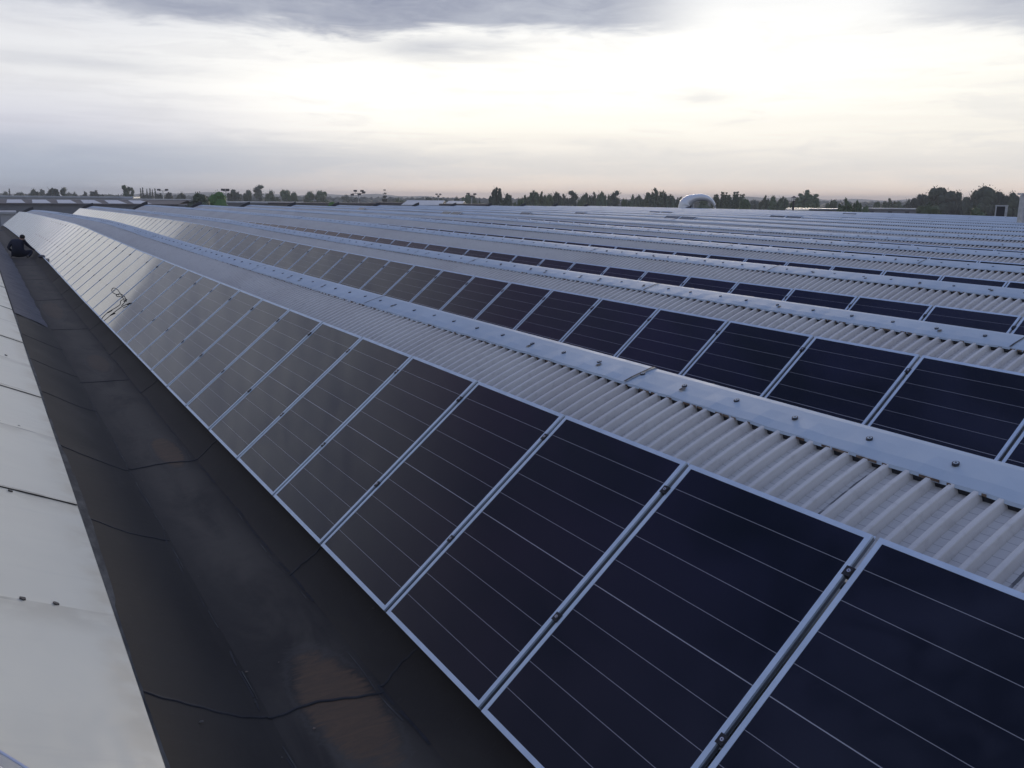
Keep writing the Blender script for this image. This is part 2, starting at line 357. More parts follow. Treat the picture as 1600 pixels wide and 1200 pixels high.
def rib_profile(y0, y1):
    """points (y, h) of the sheet: 0.1225 m pitch, flat crown, sloping flanks"""
    p = []; P = .1225; n0 = math.floor(y0 / P); n1 = math.ceil(y1 / P)
    for i in range(n0, n1):
        b0 = i * P
        for dy, h in ((-.006, 0), (.008, .042), (.012, .046), (.034, .046), (.038, .042), (.053, .001)): p.append((b0 + dy - .021, h))
    return p
def corrugated(k):
    pr = rib_profile(Y0, YE[k]); mb = MB(); vs = []
    nx = len(XS); fs = []
    for (y, h) in pr:
        zz = zf(k, y)
        for x in XS:
            s = .84 - .245 * (x - 1.95); nl = math.hypot(1, s)
            vs.append((x - h * s / nl, y, roof_z(x) + h / nl - .047 + zz))
    for i in range(len(pr) - 1):
        for j in range(nx - 1): fs.append((i * nx + j, i * nx + j + 1, (i + 1) * nx + j + 1, (i + 1) * nx + j))
    mb.add(vs, fs, M['sheet']); return mb.mesh('roof_bay', False)
def ridge_cap(k, detail):
    """one folded cap with joints every 5.1 m, screws with dark washers every half metre"""
    mb = MB(); ys0 = Y0; joints = [4.91 + 5.1 * i + (.7 * math.sin(k * 2.3) if k > 1 else 0) for i in range(-3, 16)]
    edges = [Y0] + [j for j in joints if Y0 + .5 < j < YE[k] - .5] + [YE[k]]
    for a, b in zip(edges[:-1], edges[1:]):
        lift = random.uniform(0, .004) + .002 * (edges.index(a) % 2)
        tilt = random.uniform(-.004, .004)
        n = max(2, int((b - a) / .12) if detail and a < 30 else int((b - a) / 1.5))
        prof = [(3.975, -1.396), (3.985, -1.379), (4.06, -1.352), (4.16, -1.324), (4.235, -1.304), (4.275, -1.298), (4.298, -1.31), (4.306, -1.335), (4.308, -1.44)]
        def fn(i, j):
            y = a - .02 + (b - a + .015) * i / (n - 1); x, z = prof[j]
            wv = .004 * math.sin(y * 51.3 + k) * (1 if j < 2 else .15) + .003 * math.sin(y * 17 + k * 2) * (j < 3)
            return (x, y, z + lift + tilt * (y - a) / 5 + wv + zf(k, y))
        mb.grid(fn, n, len(prof), M['cap'])
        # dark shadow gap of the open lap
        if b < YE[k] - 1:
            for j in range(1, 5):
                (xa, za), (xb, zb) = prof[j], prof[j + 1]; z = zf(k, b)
                mb.add([(xa, b - .012, za + z + .0085), (xb, b - .012, zb + z + .0085), (xb, b + .004, zb + z + .0085), (xa, b + .004, za + z + .0085)], [(0, 1, 2, 3)], M['gap_shade'])
        if detail:
            # rusty drip edge on the sheet side
            if a < 25:
                nn = int((b - a) / .06)
                for i in range(nn):
                    y = a + (b - a) * i / nn
                    if random.random() < .35:
                        l = random.uniform(.02, .07); z = zf(k, y)
                        mb.add([(3.972, y, -1.385 + z), (3.972, y + l, -1.385 + z), (3.973, y + l, -1.398 + z), (3.973, y, -1.4 + z)], [(0, 1, 2, 3)], M['rust'])
    mb.grid(lambda i, j: (3.996, Y0 + (YE[k] - Y0) * i / 79, (-1.383, -1.45)[j] + zf(k, Y0 + (YE[k] - Y0) * i / 79)), 80, 2, M['gap_shade'])  # dark strip stands in for the shade under the cap edge
    if detail:
        y = 2.30 - .495 * 14 + k * .13
        while y < min(YE[k], 62 - k * 6):
            jy = y + random.uniform(-.03, .03); x = 4.13 + random.uniform(-.012, .012); z = -1.331 + zf(k, y) + .006
            for r0, h, mm in ((.0185, .0035, 'washer_groove_shade'), (.0125, .0045, 'cap'), (.006, .0055, 'washer_groove_shade')):
                vs = [(x + r0 * math.cos(t), jy + r0 * math.sin(t), z + h + .27 * r0 * math.cos(t)) for t in [2 * math.pi * q / 10 for q in range(10)]]
                vb = [(a_, b_, c_ - .012) for a_, b_, c_ in vs]
                mb.add(vs + vb, [tuple(range(10))] + [(q, (q + 1) % 10, (q + 1) % 10 + 10, q + 10) for q in range(10)], M[mm])
            if random.random() < .3:   # older spare screw stain beside it
                ox = x - .06 + random.uniform(-.02, .02); oy = jy - .1 * random.random(); zz = -1.331 - .27 * (4.13 - ox) + zf(k, y) + .008
                vs = [(ox + .03 * math.cos(t) * (.7 + .3 * random.random()), oy + .02 * math.sin(t), zz + .008 * math.cos(t)) for t in [2 * math.pi * q / 9 for q in range(9)]]
                mb.add(vs, [tuple(range(9))], M['dirt'])
            y += .495
    return mb
def gutter(k, full=False):
    mb = MB(); x0 = 0.
    prof = [(.445, -2.395), (.6, -2.482), (.8, -2.598), (1.0, -2.714), (1.067, -2.747), (1.16, -2.752), (1.38, -2.757), (1.60, -2.752), (1.70, -2.745), (1.82, -2.655), (2.02, -2.50)]
    st = .15 if full else 3.
    n = int((YE[k] - Y0) / st)
    def fn(i, j):
        y = Y0 + (YE[k] - Y0) * i / (n - 1); x, z = prof[j]
        if full:
            z += .004 * math.sin(y * 2.1 + x * 5) + .0025 * math.sin(y * 5.3 + x * 8)
        return (x, y, z + zf(k, y))
    mb.grid(fn, n, len(prof), M['felt'])
    if not full: return mb
    px_ = [p[0] for p in prof]; pz_ = [p[1] for p in prof]
    def gz(x, y): return float(np.interp(x, px_, pz_)) + zf(k, y) + .004 * math.sin(y * 2.1 + x * 5) + .0025 * math.sin(y * 5.3 + x * 8)
    def bead(y0, xa, xb, skew, wid=.024, m_='felt_dark', bow=.0, th=.007):
        P_ = []
        N = 26
        for i in range(N):
            f = i / (N - 1); x = xa + (xb - xa) * f
            y = y0 + skew * f + bow * math.sin(f * math.pi) + .010 * math.sin(f * 9 + y0) + .004 * math.sin(f * 31 + y0 * 3)
            z = gz(x, y)
            P_.append((x, y, z))
        vs = []
        for (x, y, z) in P_: vs += [(x, y - wid / 2, z + .0015), (x, y - wid * .3, z + th), (x, y + wid * .35, z + th * .7 + .001), (x, y + wid / 2, z + .0015)]
        mb.add(vs, [(i * 4 + j, i * 4 + 4 + j, i * 4 + 5 + j, i * 4 + 1 + j) for i in range(N - 1) for j in range(3)], M[m_])
    for y0 in (1.9, 4.18, 6.83, 8.95, 11.55, 13.9, 16.4): bead(y0, .455, 1.05, random.uniform(-.05, .08), .026, bow=-.06)
    for y0 in (-.5, 4.15, 8.97, 13.48, 18.8, 23.8, 28.9, 34, 44, 49): bead(y0, 1.05, 1.68, random.uniform(-.08, .08), .024, bow=.05)
    for y0 in (2.3, 4.15, 5.8, 8.97, 12.44, 15.6, 18.53, 21.7, 24.8, 28): bead(y0, 1.68, 2.0, random.uniform(-.05, .05), .024)
    # long seams on both folds, cracked and pale in places
    def long(xc, m_, w_, ya, yb, amp, keep):
        y = ya
        while y < yb:
            L_ = random.uniform(.12, .5)
            if random.random() < keep:
                N = 6; vs = []
                for i in range(N):
                    yy = y + L_ * i / (N - 1); xx = xc + amp * math.sin(yy * 2.7) + amp * .5 * math.sin(yy * 9)
                    z = gz(xx, yy) + .004
                    ww = w_ * random.uniform(.5, 1.2)
                    vs += [(xx - ww / 2, yy, z), (xx + ww / 2, yy, z + .001)]
                mb.add(vs, [(i * 2, i * 2 + 1, i * 2 + 3, i * 2 + 2) for i in range(N - 1)], M[m_])
            y += L_ * random.uniform(.8, 1.3)
    long(1.05, 'felt_pale', .006, -2, 12, .008, .55)
    long(1.035, 'felt_dark', .010, -2, 60, .012, .6)
    long(1.69, 'felt_dark', .018, -2, 60, .010, .6)
    long(1.665, 'felt_pale', .006, -1, 30, .012, .22)
    # grey mineral felt that covers the apron farther on, wrinkled, its end cut across
    ys = np.linspace(19.0, 83, 330)
    def fg(i, j):
        y = float(ys[i]); f = j / 7
        x = .47 + (1.0 - .47) * f
        if i == 0: y += .12 * math.sin(f * 4)
        z = float(np.interp(x, [p[0] for p in prof], [p[1] for p in prof])) + zf(k, y) + .016 + .012 * math.sin(y * 4.1 + f * 6) * math.sin(f * 3.1) + .008 * math.sin(y * 9.7 + f * 3) * f
        return (x + .01 * math.sin(y * 3) * (j == 7), y, z)
    mb.grid(fg, len(ys), 8, M['felt_grey'])
    # ragged turned-up lip along the white sheets
    ys = np.arange(-3, 19, .11); off = 0
    vs = []
    for y in ys:
        if random.random() < .12: off = random.uniform(-.008, .014)
        ww = .022 + .012 * math.sin(y * 1.1) + off + random.uniform(-.003, .003) + (.014 if 5.2 < y < 10 else 0)
        ww = max(.006, ww); z = zf(k, y)
        vs += [(.445, y, -2.383 + z), (.445 + ww * .5, y, -2.381 + z - ww * .2), (.445 + ww, y, -2.372 + z - ww * .56)]
    mb.add(vs, [(i * 3 + j, i * 3 + j + 1, i * 3 + j + 4, i * 3 + j + 3) for i in range(len(ys) - 1) for j in range(2)], M['felt_pale'])
    return mb

share = {}
cap_share = {}
for k in range(1, NB + 1):
    key = k if k < 4 else 4
    if key not in share:
        gm = gutter(k, k == 1); share[key] = (corrugated(k), gm.mesh('gutter'))
        nm = MB(); 
        def fn(i, j):
            y = Y0 + (YE[k] - Y0) * i / 39; return ((4.296, 4.300)[j], y, (-1.40, -2.42)[j] + zf(k, y))
        nm.grid(fn, 40, 2, M['northlight'])
        for i in range(int((YE[k] - Y0) / 1.0)):
            y = Y0 + i; z = zf(k, y); nm.box((4.302, y, z - 2.4), (4.33, y + .05, z - 1.45), M['alu'])
        share[key] += (nm.mesh('north_light'),)
        em = MB()   # dark verge that closes the far end of the bay
        ye = YE[k]; pts = [(x, roof_z(x) + .03) for x in (1.7, 1.95, 2.35, 2.8, 3.2, 3.6, 4.0)] + [(4.31, -1.27)]
        vs = []
        for x, z in pts:
            z += .03 + .24 * max(0, (x - 2.6) / 1.7) * (x < 4.31) + (.2 if x >= 4.3 else 0)
            vs += [(x, ye + .01, z + zf(k, ye)), (x, ye + .12, z + zf(k, ye)), (x, ye + .12, z - .6 + zf(k, ye)), (x, ye + .01, z - .6 + zf(k, ye))]
        em.add(vs, [(i * 4 + j, i * 4 + (j + 1) % 4, i * 4 + 4 + (j + 1) % 4, i * 4 + 4 + j) for i in range(len(pts) - 1) for j in range(4)], M['darkmetal'])
        share[key] += (em.mesh('verge_trim'),)
    sh, gu, nl, ve = share[key]
    ov = Vector((X0[k], 0, DZ[k]))
    b_ = link('roof_bay', sh, factory); b_.location = ov
    gu_ = link('gutter', gu, b_); nl_ = link('north_light', nl, b_); ve_ = link('verge_trim', ve, b_)
    if k <= 7: cp = ridge_cap(k, True).mesh('ridge_cap')
    else:
        if 'far' not in cap_share: cap_share['far'] = ridge_cap(k, False).mesh('ridge_cap')
        cp = cap_share['far']
    link('ridge_cap', cp, b_)

# bay 0: off-white sheets the camera stands over
wb = MB(); slope = .485
def white_pt(s, y, lift=0):      # s = distance leftward from the gutter edge
    x = .445 - s; z = -2.385 + slope * s - .012 * s * s
    return (x, y, z + zf(0, y) + lift)
rows = [-1.05, 2.95, 7.03, 11.06, 15.2, 19.4, 23.6, 27.8, 32, 36.2, 40.4, 44.6, 48.8, 53, 57, 61, 65, 69, 73, 77, 81]
rows = [-6.] + rows + [84.]
for a, b in zip(rows[:-1], rows[1:]):
    n = 14; ns = 12
    def top(i, j):
        f = i / (n - 1); y = a + (b - a) * f - (.06 if False else 0)
        s = 3.1 * j / (ns - 1)
        return white_pt(s, y, .001 + .012 * (1 - f) ** 3 * 0 + .008 * (1 - f) + .006 * math.sin(f * math.pi) * math.sin(s * 2 + a))
    wb.grid(top, n, ns, M['white'])
    def lip(i, j):
        s = 3.1 * i / 39; y = a; wv = .006 + .0035 * math.sin(s * 23 + a) + .002 * math.sin(s * 61)
        p = white_pt(s, y - (wv if j else -.002), .0105)
        return p
    wb.grid(lip, 40, 2, M['dirt'])
wb.grid(lambda i, j: (lambda p: (p[0] + .002, p[1], p[2] - .022 * j - .0))(white_pt(0, Y0 + 90 * i / 199, .004)), 200, 2, M['white'])
w0 = wb.build('white_roof_slope', factory, True)
tag(w0, 'smooth off-white sheets lapped every four metres, sloping to the black gutter')
sc = MB()
srows = [-1.05, .95, 2.95, 5.03, 7.03, 9.2, 11.06, 13.4, 15.2, 17.6, 19.4, 21.5, 23.6, 25.7, 27.8]
for i, y in enumerate(srows):
    for s in [.06 + .125 * j for j in range(12)] if False else [.27 + .165 * j for j in range(12)]:
        if i % 2 == 0 and random.random() < .4: continue
        yy = y + random.uniform(-.02, .02) - (.03 if i % 2 == 0 else 0); ss = s + random.uniform(-.02, .02); x, yc, z = white_pt(ss, yy, .0105)
        vs = [(x + .017 * math.cos(t) * random.uniform(.75, 1.1), yc + .017 * math.sin(t) * random.uniform(.7, 1.3), z - slope * .017 * math.cos(t)) for t in [2 * math.pi * q / 12 for q in range(12)]]
        vb = [(a_, b_, c_ - .012) for a_, b_, c_ in vs]
        if s > .7 or y > 18: continue
        sc = MB(); sc.add(vs + vb, [tuple(range(12))] + [(q, (q + 1) % 12, (q + 1) % 12 + 12, q + 12) for q in range(12)], M['dirt']); sc.build('screw_head', w0)
# beyond its ridge the building goes on as one more bay
bz = MB()
bz.grid(lambda i, j: ((-2.655, -2.7, -4.2)[j], Y0 + 90 * i / 29, (-.997, -1.02, -2.6)[j] + zf(0, Y0 + 90 * i / 29)), 30, 3, M['cap'])
bz.build('back_slope', factory)
# walls of the building down to the ground
wl = MB()
wl.box((-4.2, -5.99, 0), (56.5, -5.9, HZ - 2.78), M['render'])
wl.box((-4.2, 73.5, 0), (56.5, 73.6, HZ - 2.6), M['render'])
wl.box((-4.2, 73.6, 0), (4.3, 83.9, HZ - 2.9), M['render'])
wl.box((-4.25, -6, 0), (-4.2, 84, HZ - 2.6), M['render'])
wl.box((56.4, -6, 0), (56.5, 73.5, HZ - 1.6), M['render'])
wl.box((54.4, -6, HZ - 1.7), (56.4, 73.2, HZ - 1.6), M['tar'])
wl.build('outer_wall', factory)

# ------------------------------------------------------------------ solar panels
TH = R(39.485); PW = 1.122; PL = 1.657; PITCH = 1.1545
fw = .026
fm = MB()
fm.box((0, 0, -.035), (fw, PW, 0), M['alu']); fm.box((PL - fw, 0, -.035), (PL, PW, 0), M['alu'])
fm.box((fw, 0, -.035), (PL - fw, fw, 0), M['alu']); fm.box((fw, PW - fw, -.035), (PL - fw, PW, 0), M['alu'])
# groove along the outside face of each side
for y in (-.0015, PW): fm.box((.004, y, -.030), (PL - .004, y + .0015, -.012), M['rail'])
fm.box((PL, .004, -.032), (PL + .012, PW - .004, -.029), M['alu'])
frame_me = fm.mesh('frame')
gm = MB(); gm.box((fw, fw, -.008), (PL - fw, PW - fw, -.0022), M['glass']); glass_me = gm.mesh('glass')
cm = MB(); cm.box((-.023, -.032, -.03), (.023, .013, .003), M['clamp']); cm.box((-.023, -.026, .0031), (.023, .003, .0055), M['clamp']); clamp_me = cm.mesh('clamp')
bm_ = MB()
def disc(mb, r, z0, z1, m, n=10, cy=-.013):
    vs = [(r * math.cos(2 * math.pi * q / n), cy + r * math.sin(2 * math.pi * q / n), z1) for q in range(n)] + [(r * math.cos(2 * math.pi * q / n), cy + r * math.sin(2 * math.pi * q / n), z0) for q in range(n)]
    mb.add(vs, [tuple(range(n))] + [(q + n, (q + 1) % n + n, (q + 1) % n, q) for q in range(n)], m)
disc(bm_, .0085, .0066, .013, M['bolt']); disc(bm_, .0035, .013, .0135, M['clamp'], 6); bolt_me = bm_.mesh('bolt')
JY = {1: 2.141, 2: 4.519, 3: 5.621, 4: 7.934, 5: 8.4, 6: 9.1, 7: 9.9}
ENDY = {1: 81.4, 2: 75.5, 3: 73.4, 4: 72, 5: 72, 6: 72, 7: 72}
def ordinal(n):
    ones = ['', 'first', 'second', 'third', 'fourth', 'fifth', 'sixth', 'seventh', 'eighth', 'ninth', 'tenth', 'eleventh', 'twelfth', 'thirteenth', 'fourteenth', 'fifteenth', 'sixteenth', 'seventeenth', 'eighteenth', 'nineteenth']
    if n < 20: return ones[n]
    t = ['', '', 'twent', 'thirt', 'fort', 'fift', 'sixt', 'sevent', 'eight'][n // 10]
    return t + 'ieth' if n % 10 == 0 else t + 'y-' + ones[n % 10]
cand = []
for k in range(1, 8):
    y = JY[k]
    while y - PITCH > max(-1.2, .54 * (X0[k] + 1.8) - 2.2): y -= PITCH
    i = 0
    while y + PITCH <= ENDY[k] + .01:
        i += 1; dist = math.hypot(X0[k] + 2.5, y + .5)
        # share of the panel that clears the cap in front of it
        fr = 1. if k == 1 else {2: .72, 3: .33, 4: .16, 5: .09, 6: .06, 7: .03}[k]
        cand.append((fr / dist ** 2, k, i, y)); y += PITCH
cand.sort(reverse=True)
own = set((k, i) for _, k, i, _ in cand[:292])
def panel_matrix(k, y, dz=0., jit=True, x=None, z=None, th=TH):
    x = X0[k] + 1.852 if x is None else x; z = (-2.47 + PZ[k] - (.0035 * max(0, y - 6) if k in (3, 4) else 0)) if z is None else z
    if jit: y += random.uniform(-.002, .002); dz += random.uniform(-.002, .002)
    s = (zf(k, y + 1.1) - zf(k, y)) / 1.1
    ey = Vector((0, 1, s + (random.uniform(-.0012, .0012) if jit else 0))).normalized()
    ex = Vector((math.cos(th), 0, math.sin(th))) ; ex = (ex - ey * ex.dot(ey)).normalized()
    if jit: ex = (ex + ex.cross(ey) * random.uniform(-.0012, .0012)).normalized()
    ez = ex.cross(ey)
    m = Matrix((ex, ey, ez)).transposed().to_4x4()
    return Matrix.Translation((x, y + .0162, z + dz + zf(k, y))) @ m
rown = {1: 'row beside the gutter', 2: 'second row', 3: 'third row', 4: 'fourth row', 5: 'fifth row', 6: 'sixth row', 7: 'seventh row'}
rest = MB()
for _, k, i, y in cand:
    mtx = panel_matrix(k, y)
    if (k, i) in own:
        p = thing('solar_panel', '%s solar panel from the near end of the %s' % (ordinal(i), rown[k]), 'solar panel', group='solar panels in rows on the saw-tooth roofs')
        p.matrix_world = mtx
        link('frame', frame_me, p); link('glass', glass_me, p)
        if math.hypot(X0[k] + 2, y) < 46 and k <= 5:
            for xx in (.58, 1.457):
                c_ = link('clamp', clamp_me, p); c_.location = (xx, -.003, 0)
                if y < 16 and k < 3: link('bolt', bolt_me, c_)
    else:
        for me in (frame_me, glass_me):
            vs = [mtx @ v.co for v in me.vertices]
            k0 = len(rest.v); rest.v += [tuple(v) for v in vs]
            mi = [rest.mat(m_) for m_ in me.materials]
            for f in me.polygons: rest.f.append([a + k0 for a in f.vertices]); rest.mi.append(mi[f.material_index])
ro = rest.build('solar_panels'); tag(ro, 'farthest slivers of black solar panels between the distant ridge caps', 'solar panels', kind='stuff')
# pairs of panels lying high on the far bays
pairs = [((1034, 340.5), 2, 'pair nearest to the silver duct on the far bays'), ((1198, 339.5), 2, 'pair right of the silver duct on a far bay'), ((1010, 333), 2, 'pair left of and beyond the silver duct'),
         ((1312, 336.5), 1, 'alone on a far bay at the right'), ((808, 336.5), 1, 'alone below the poplar clump'), ((893, 335.3), 1, 'alone below the middle tree line'), ((686, 334.6), 2, 'pair below the saw-tooth shed roofs'), ((556, 331), 1, 'alone below the small conifer')]
for (px, py), n, txt in pairs:
    d = ray(px, py); best = None
    for k in range(6, NB + 1):
        xc = X0[k] + 3.55; t = xc / d.x; yy = d.y * t; zz = d.z * t + HZ
        e = abs(zz - (roof_z(3.55) + .14 + DZ[k] + zf(k, yy)))
        if best is None or e < best[0]: best = (e, k, yy)
    _, k, yy = best
    if yy > 70: yy = 70
    for q in range(n):
        p = thing('solar_panel', '%s black solar panel, %s' % (('near' if q else 'far') if n == 2 else 'single', txt), 'solar panel', group='solar panels set alone high on the far bays')
        p.matrix_world = panel_matrix(k, yy - 1.1545 * (q + 1), jit=False, x=X0[k] + 2.4, z=-2.237 + .15 + DZ[k], th=R(28.6))
        link('frame', frame_me, p); link('glass', glass_me, p)
# rails that carry each row
for k in range(1, 8):
    rm = MB(); n = 60
    ya = max(-1.2, .54 * (X0[k] + 1.8) - 2.2)
    for s in (.58, 1.457):
        x = 1.852 + s * math.cos(TH); z = -2.47 + s * math.sin(TH)
        def fr(i, j):
            y = ya + (ENDY[k] - ya) * i / (n - 1); q = [(-.02, -.04), (.02, -.04), (.02, -.08), (-.02, -.08), (-.02, -.04)][j]
            return (x + .64 * .05 + q[0], y, z + q[1] + zf(k, y))
        rm.grid(fr, n, 5, M['rail'])
        y = ya + .3
        while y < ENDY[k] - .2:
            zz = zf(k, y); rm.box((x + .015, y, roof_z(x + .03) + zz - .01), (x + .05, y + .04, z - .07 + zz), M['rail']); y += 1.96
    r_ = rm.build('mounting_rack'); r_.location = (X0[k], 0, PZ[k] - (.05 if k in (3, 4) else .02))
    tag(r_, 'pair of grey metal rails on feet under the %s row of solar panels' % ordinal(k), 'mounting rails', 'mounting rails under the solar panels')

# ------------------------------------------------------------------ things on the roof
# black cable left lying on the panels
def onp(px, py, h=.012):
    d = ray(px, py); n = Vector((-math.sin(TH), 0, math.cos(TH))); z = 0; P_ = None
    for _ in range(12):
        p0 = Vector((1.852, 0, -2.47 + z)); t = n.dot(p0) / n.dot(d); P_ = d * t; z = zf(1, P_.y) - HZ
    return P_ + n * h + Vector((0, 0, HZ))
def smooth_path(pts, n=6):
    out_ = []; pts = [Vector(p) for p in pts]
    for i in range(len(pts) - 1):
        p0 = pts[max(i - 1, 0)]; p1 = pts[i]; p2 = pts[i + 1]; p3 = pts[min(i + 2, len(pts) - 1)]
        for q in range(n):
            t = q / n; out_.append(.5 * ((2 * p1) + (p2 - p0) * t + (2 * p0 - 5 * p1 + 4 * p2 - p3) * t * t + (3 * p1 - p0 - 3 * p2 + p3) * t ** 3))
    return out_ + [pts[-1]]
cb = MB()
cb.tube(smooth_path([onp(160, 500, .02), onp(164, 496, .03), onp(172, 489, .03), onp(188, 478, .02), onp(192, 473, .05), onp(200, 470, .05), onp(197, 475, .04), onp(191, 479, .02)]), .007, M['cable'], 6)
cb.tube(smooth_path([onp(187, 462, .02), onp(181, 461, .04), onp(178, 457.5, .06), onp(182, 454.5, .08), onp(188, 457, .08), onp(191, 461, .07), onp(195, 469, .03)]), .008, M['cable'], 6)
cb.tube(smooth_path([onp(170, 490.5, .03), onp(177, 487, .035)]), .012, M['cable'], 6)
cb.tube(smooth_path([onp(196, 473, .04), onp(201, 471, .045)]), .012, M['cable'], 6)
o = cb.build('cable', None, True); tag(o, 'black cable with plugs lying in a loop on the panels of the nearest row', 'cable')
rg = MB(); P_ = onp(66, 402, .03)
def blob(mb, c, r, m, n=10, sx=1, sy=1, sz=1, seed=0):
    rnd = random.Random(seed); vs = []
    for i in range(n + 1):
        a = math.pi * i / n
        for j in range(2 * n):
            b = math.pi * j / n; rr = r * (1 + .18 * math.sin(3 * b + seed) * math.sin(a) + rnd.uniform(-.05, .05))
            vs.append((c[0] + rr * sx * math.sin(a) * math.cos(b), c[1] + rr * sy * math.sin(a) * math.sin(b), c[2] + rr * sz * math.cos(a)))
    mb.add(vs, [(i * 2 * n + j, (i + 1) * 2 * n + j, (i + 1) * 2 * n + (j + 1) % (2 * n), i * 2 * n + (j + 1) % (2 * n)) for i in range(n) for j in range(2 * n)], m)
blob(rg, P_, .13, M['felt_grey'], 8, .9, 1.5, .45, 3); o = rg.build('rag', None, True); tag(o, 'small grey rag on the lower edge of the panels near the crouching worker', 'rag')

db = MB(); rnd = random.Random(11)
for i in range(45):
    y = 2.2 + 16 * rnd.random() ** 1.6; x = rnd.choice((rnd.uniform(1.0, 1.7), rnd.uniform(1.0, 1.12), rnd.uniform(.55, 1.9)))
    z = float(np.interp(x, [.445, 1.067, 1.16, 1.38, 1.6, 1.7, 2.02], [-2.395, -2.747, -2.752, -2.757, -2.752, -2.745, -2.5])) + zf(1, y) + .008
    r = rnd.uniform(.004, .012); a_ = rnd.uniform(0, 3)
    pts = [(x + r * math.cos(a_ + t) * rnd.uniform(.5, 1.3), y + r * math.sin(a_ + t) * rnd.uniform(.5, 1.6), z + rnd.uniform(-.002, .003)) for t in (0, 1.3, 2.6, 3.9, 5.2)]
    db.add(pts + [(x, y, z + r * .5)], [(q, (q + 1) % 5, 5) for q in range(5)], M[rnd.choice(('felt_pale', 'dirt', 'dirt', 'rust'))])
o = db.build('debris'); tag(o, 'grit and small chips scattered along the black gutter', 'debris', kind='stuff')

# aluminium ladder lying on the white sheets at the lower left corner
ld = thing('ladder', 'ribbed aluminium ladder lying across the white roof at the lower left corner', 'ladder')
a = Vector((.045, 3.05, -2.175 + HZ + .03)); dirv = Vector((-.62, .76, .0)).normalized(); dirv = Vector((dirv.x, dirv.y, -dirv.x * slope)).normalized()
side = Vector((-.76, -.62, 0)).normalized(); side = Vector((side.x, side.y, -side.x * slope)).normalized(); upn = dirv.cross(side); upn = upn if upn.z > 0 else -upn
for q, off in enumerate((0., .36)):
    lm_ = MB(); c0 = a + side * off; prof = [(-.035, 0)]
    for i in range(9): y_ = -.035 + .07 * i / 8; prof += [(y_, .072), (y_ + .002, .0745), (y_ + .006, .0745), (y_ + .0075, .072)]
    prof += [(.045, 0)]
    vs = []
    for t in (0., 3.0): vs += [c0 + dirv * t + side * p + upn * h for p, h in prof]
    n = len(prof); lm_.add(vs, [(i, (i + 1) % n, (i + 1) % n + n, i + n) for i in range(n)] + [tuple(range(n)), tuple(range(n, 2 * n))[::-1]], M['ladder'])
    for i in range(8):
        y_ = -.035 + .07 * i / 8 + .0076; q0 = [c0 + dirv * t + side * p + upn * .0747 for t in (0., 3.0) for p in (y_ - .001, y_ + .0030)]
        lm_.add(q0, [(0, 1, 3, 2)], M['washer_groove_shade'])  # dark strips paint the shade in the grooves between ribs
    for p in (-.035, .0435): lm_.tube([c0 + side * p + upn * .070, c0 + dirv * 3.0 + side * p + upn * .070], .0095, M['bolt'], 10)  # bright edge tubes added as the highlight along the stile
    lm_.build('stile', ld)
for t in [.15 + .28 * i for i in range(10)]:
    lm_ = MB(); lm_.tube([a + dirv * t + side * .045 + upn * .035, a + dirv * t + side * .325 + upn * .035], .015, M['galv'], 8); lm_.build('rung', ld)

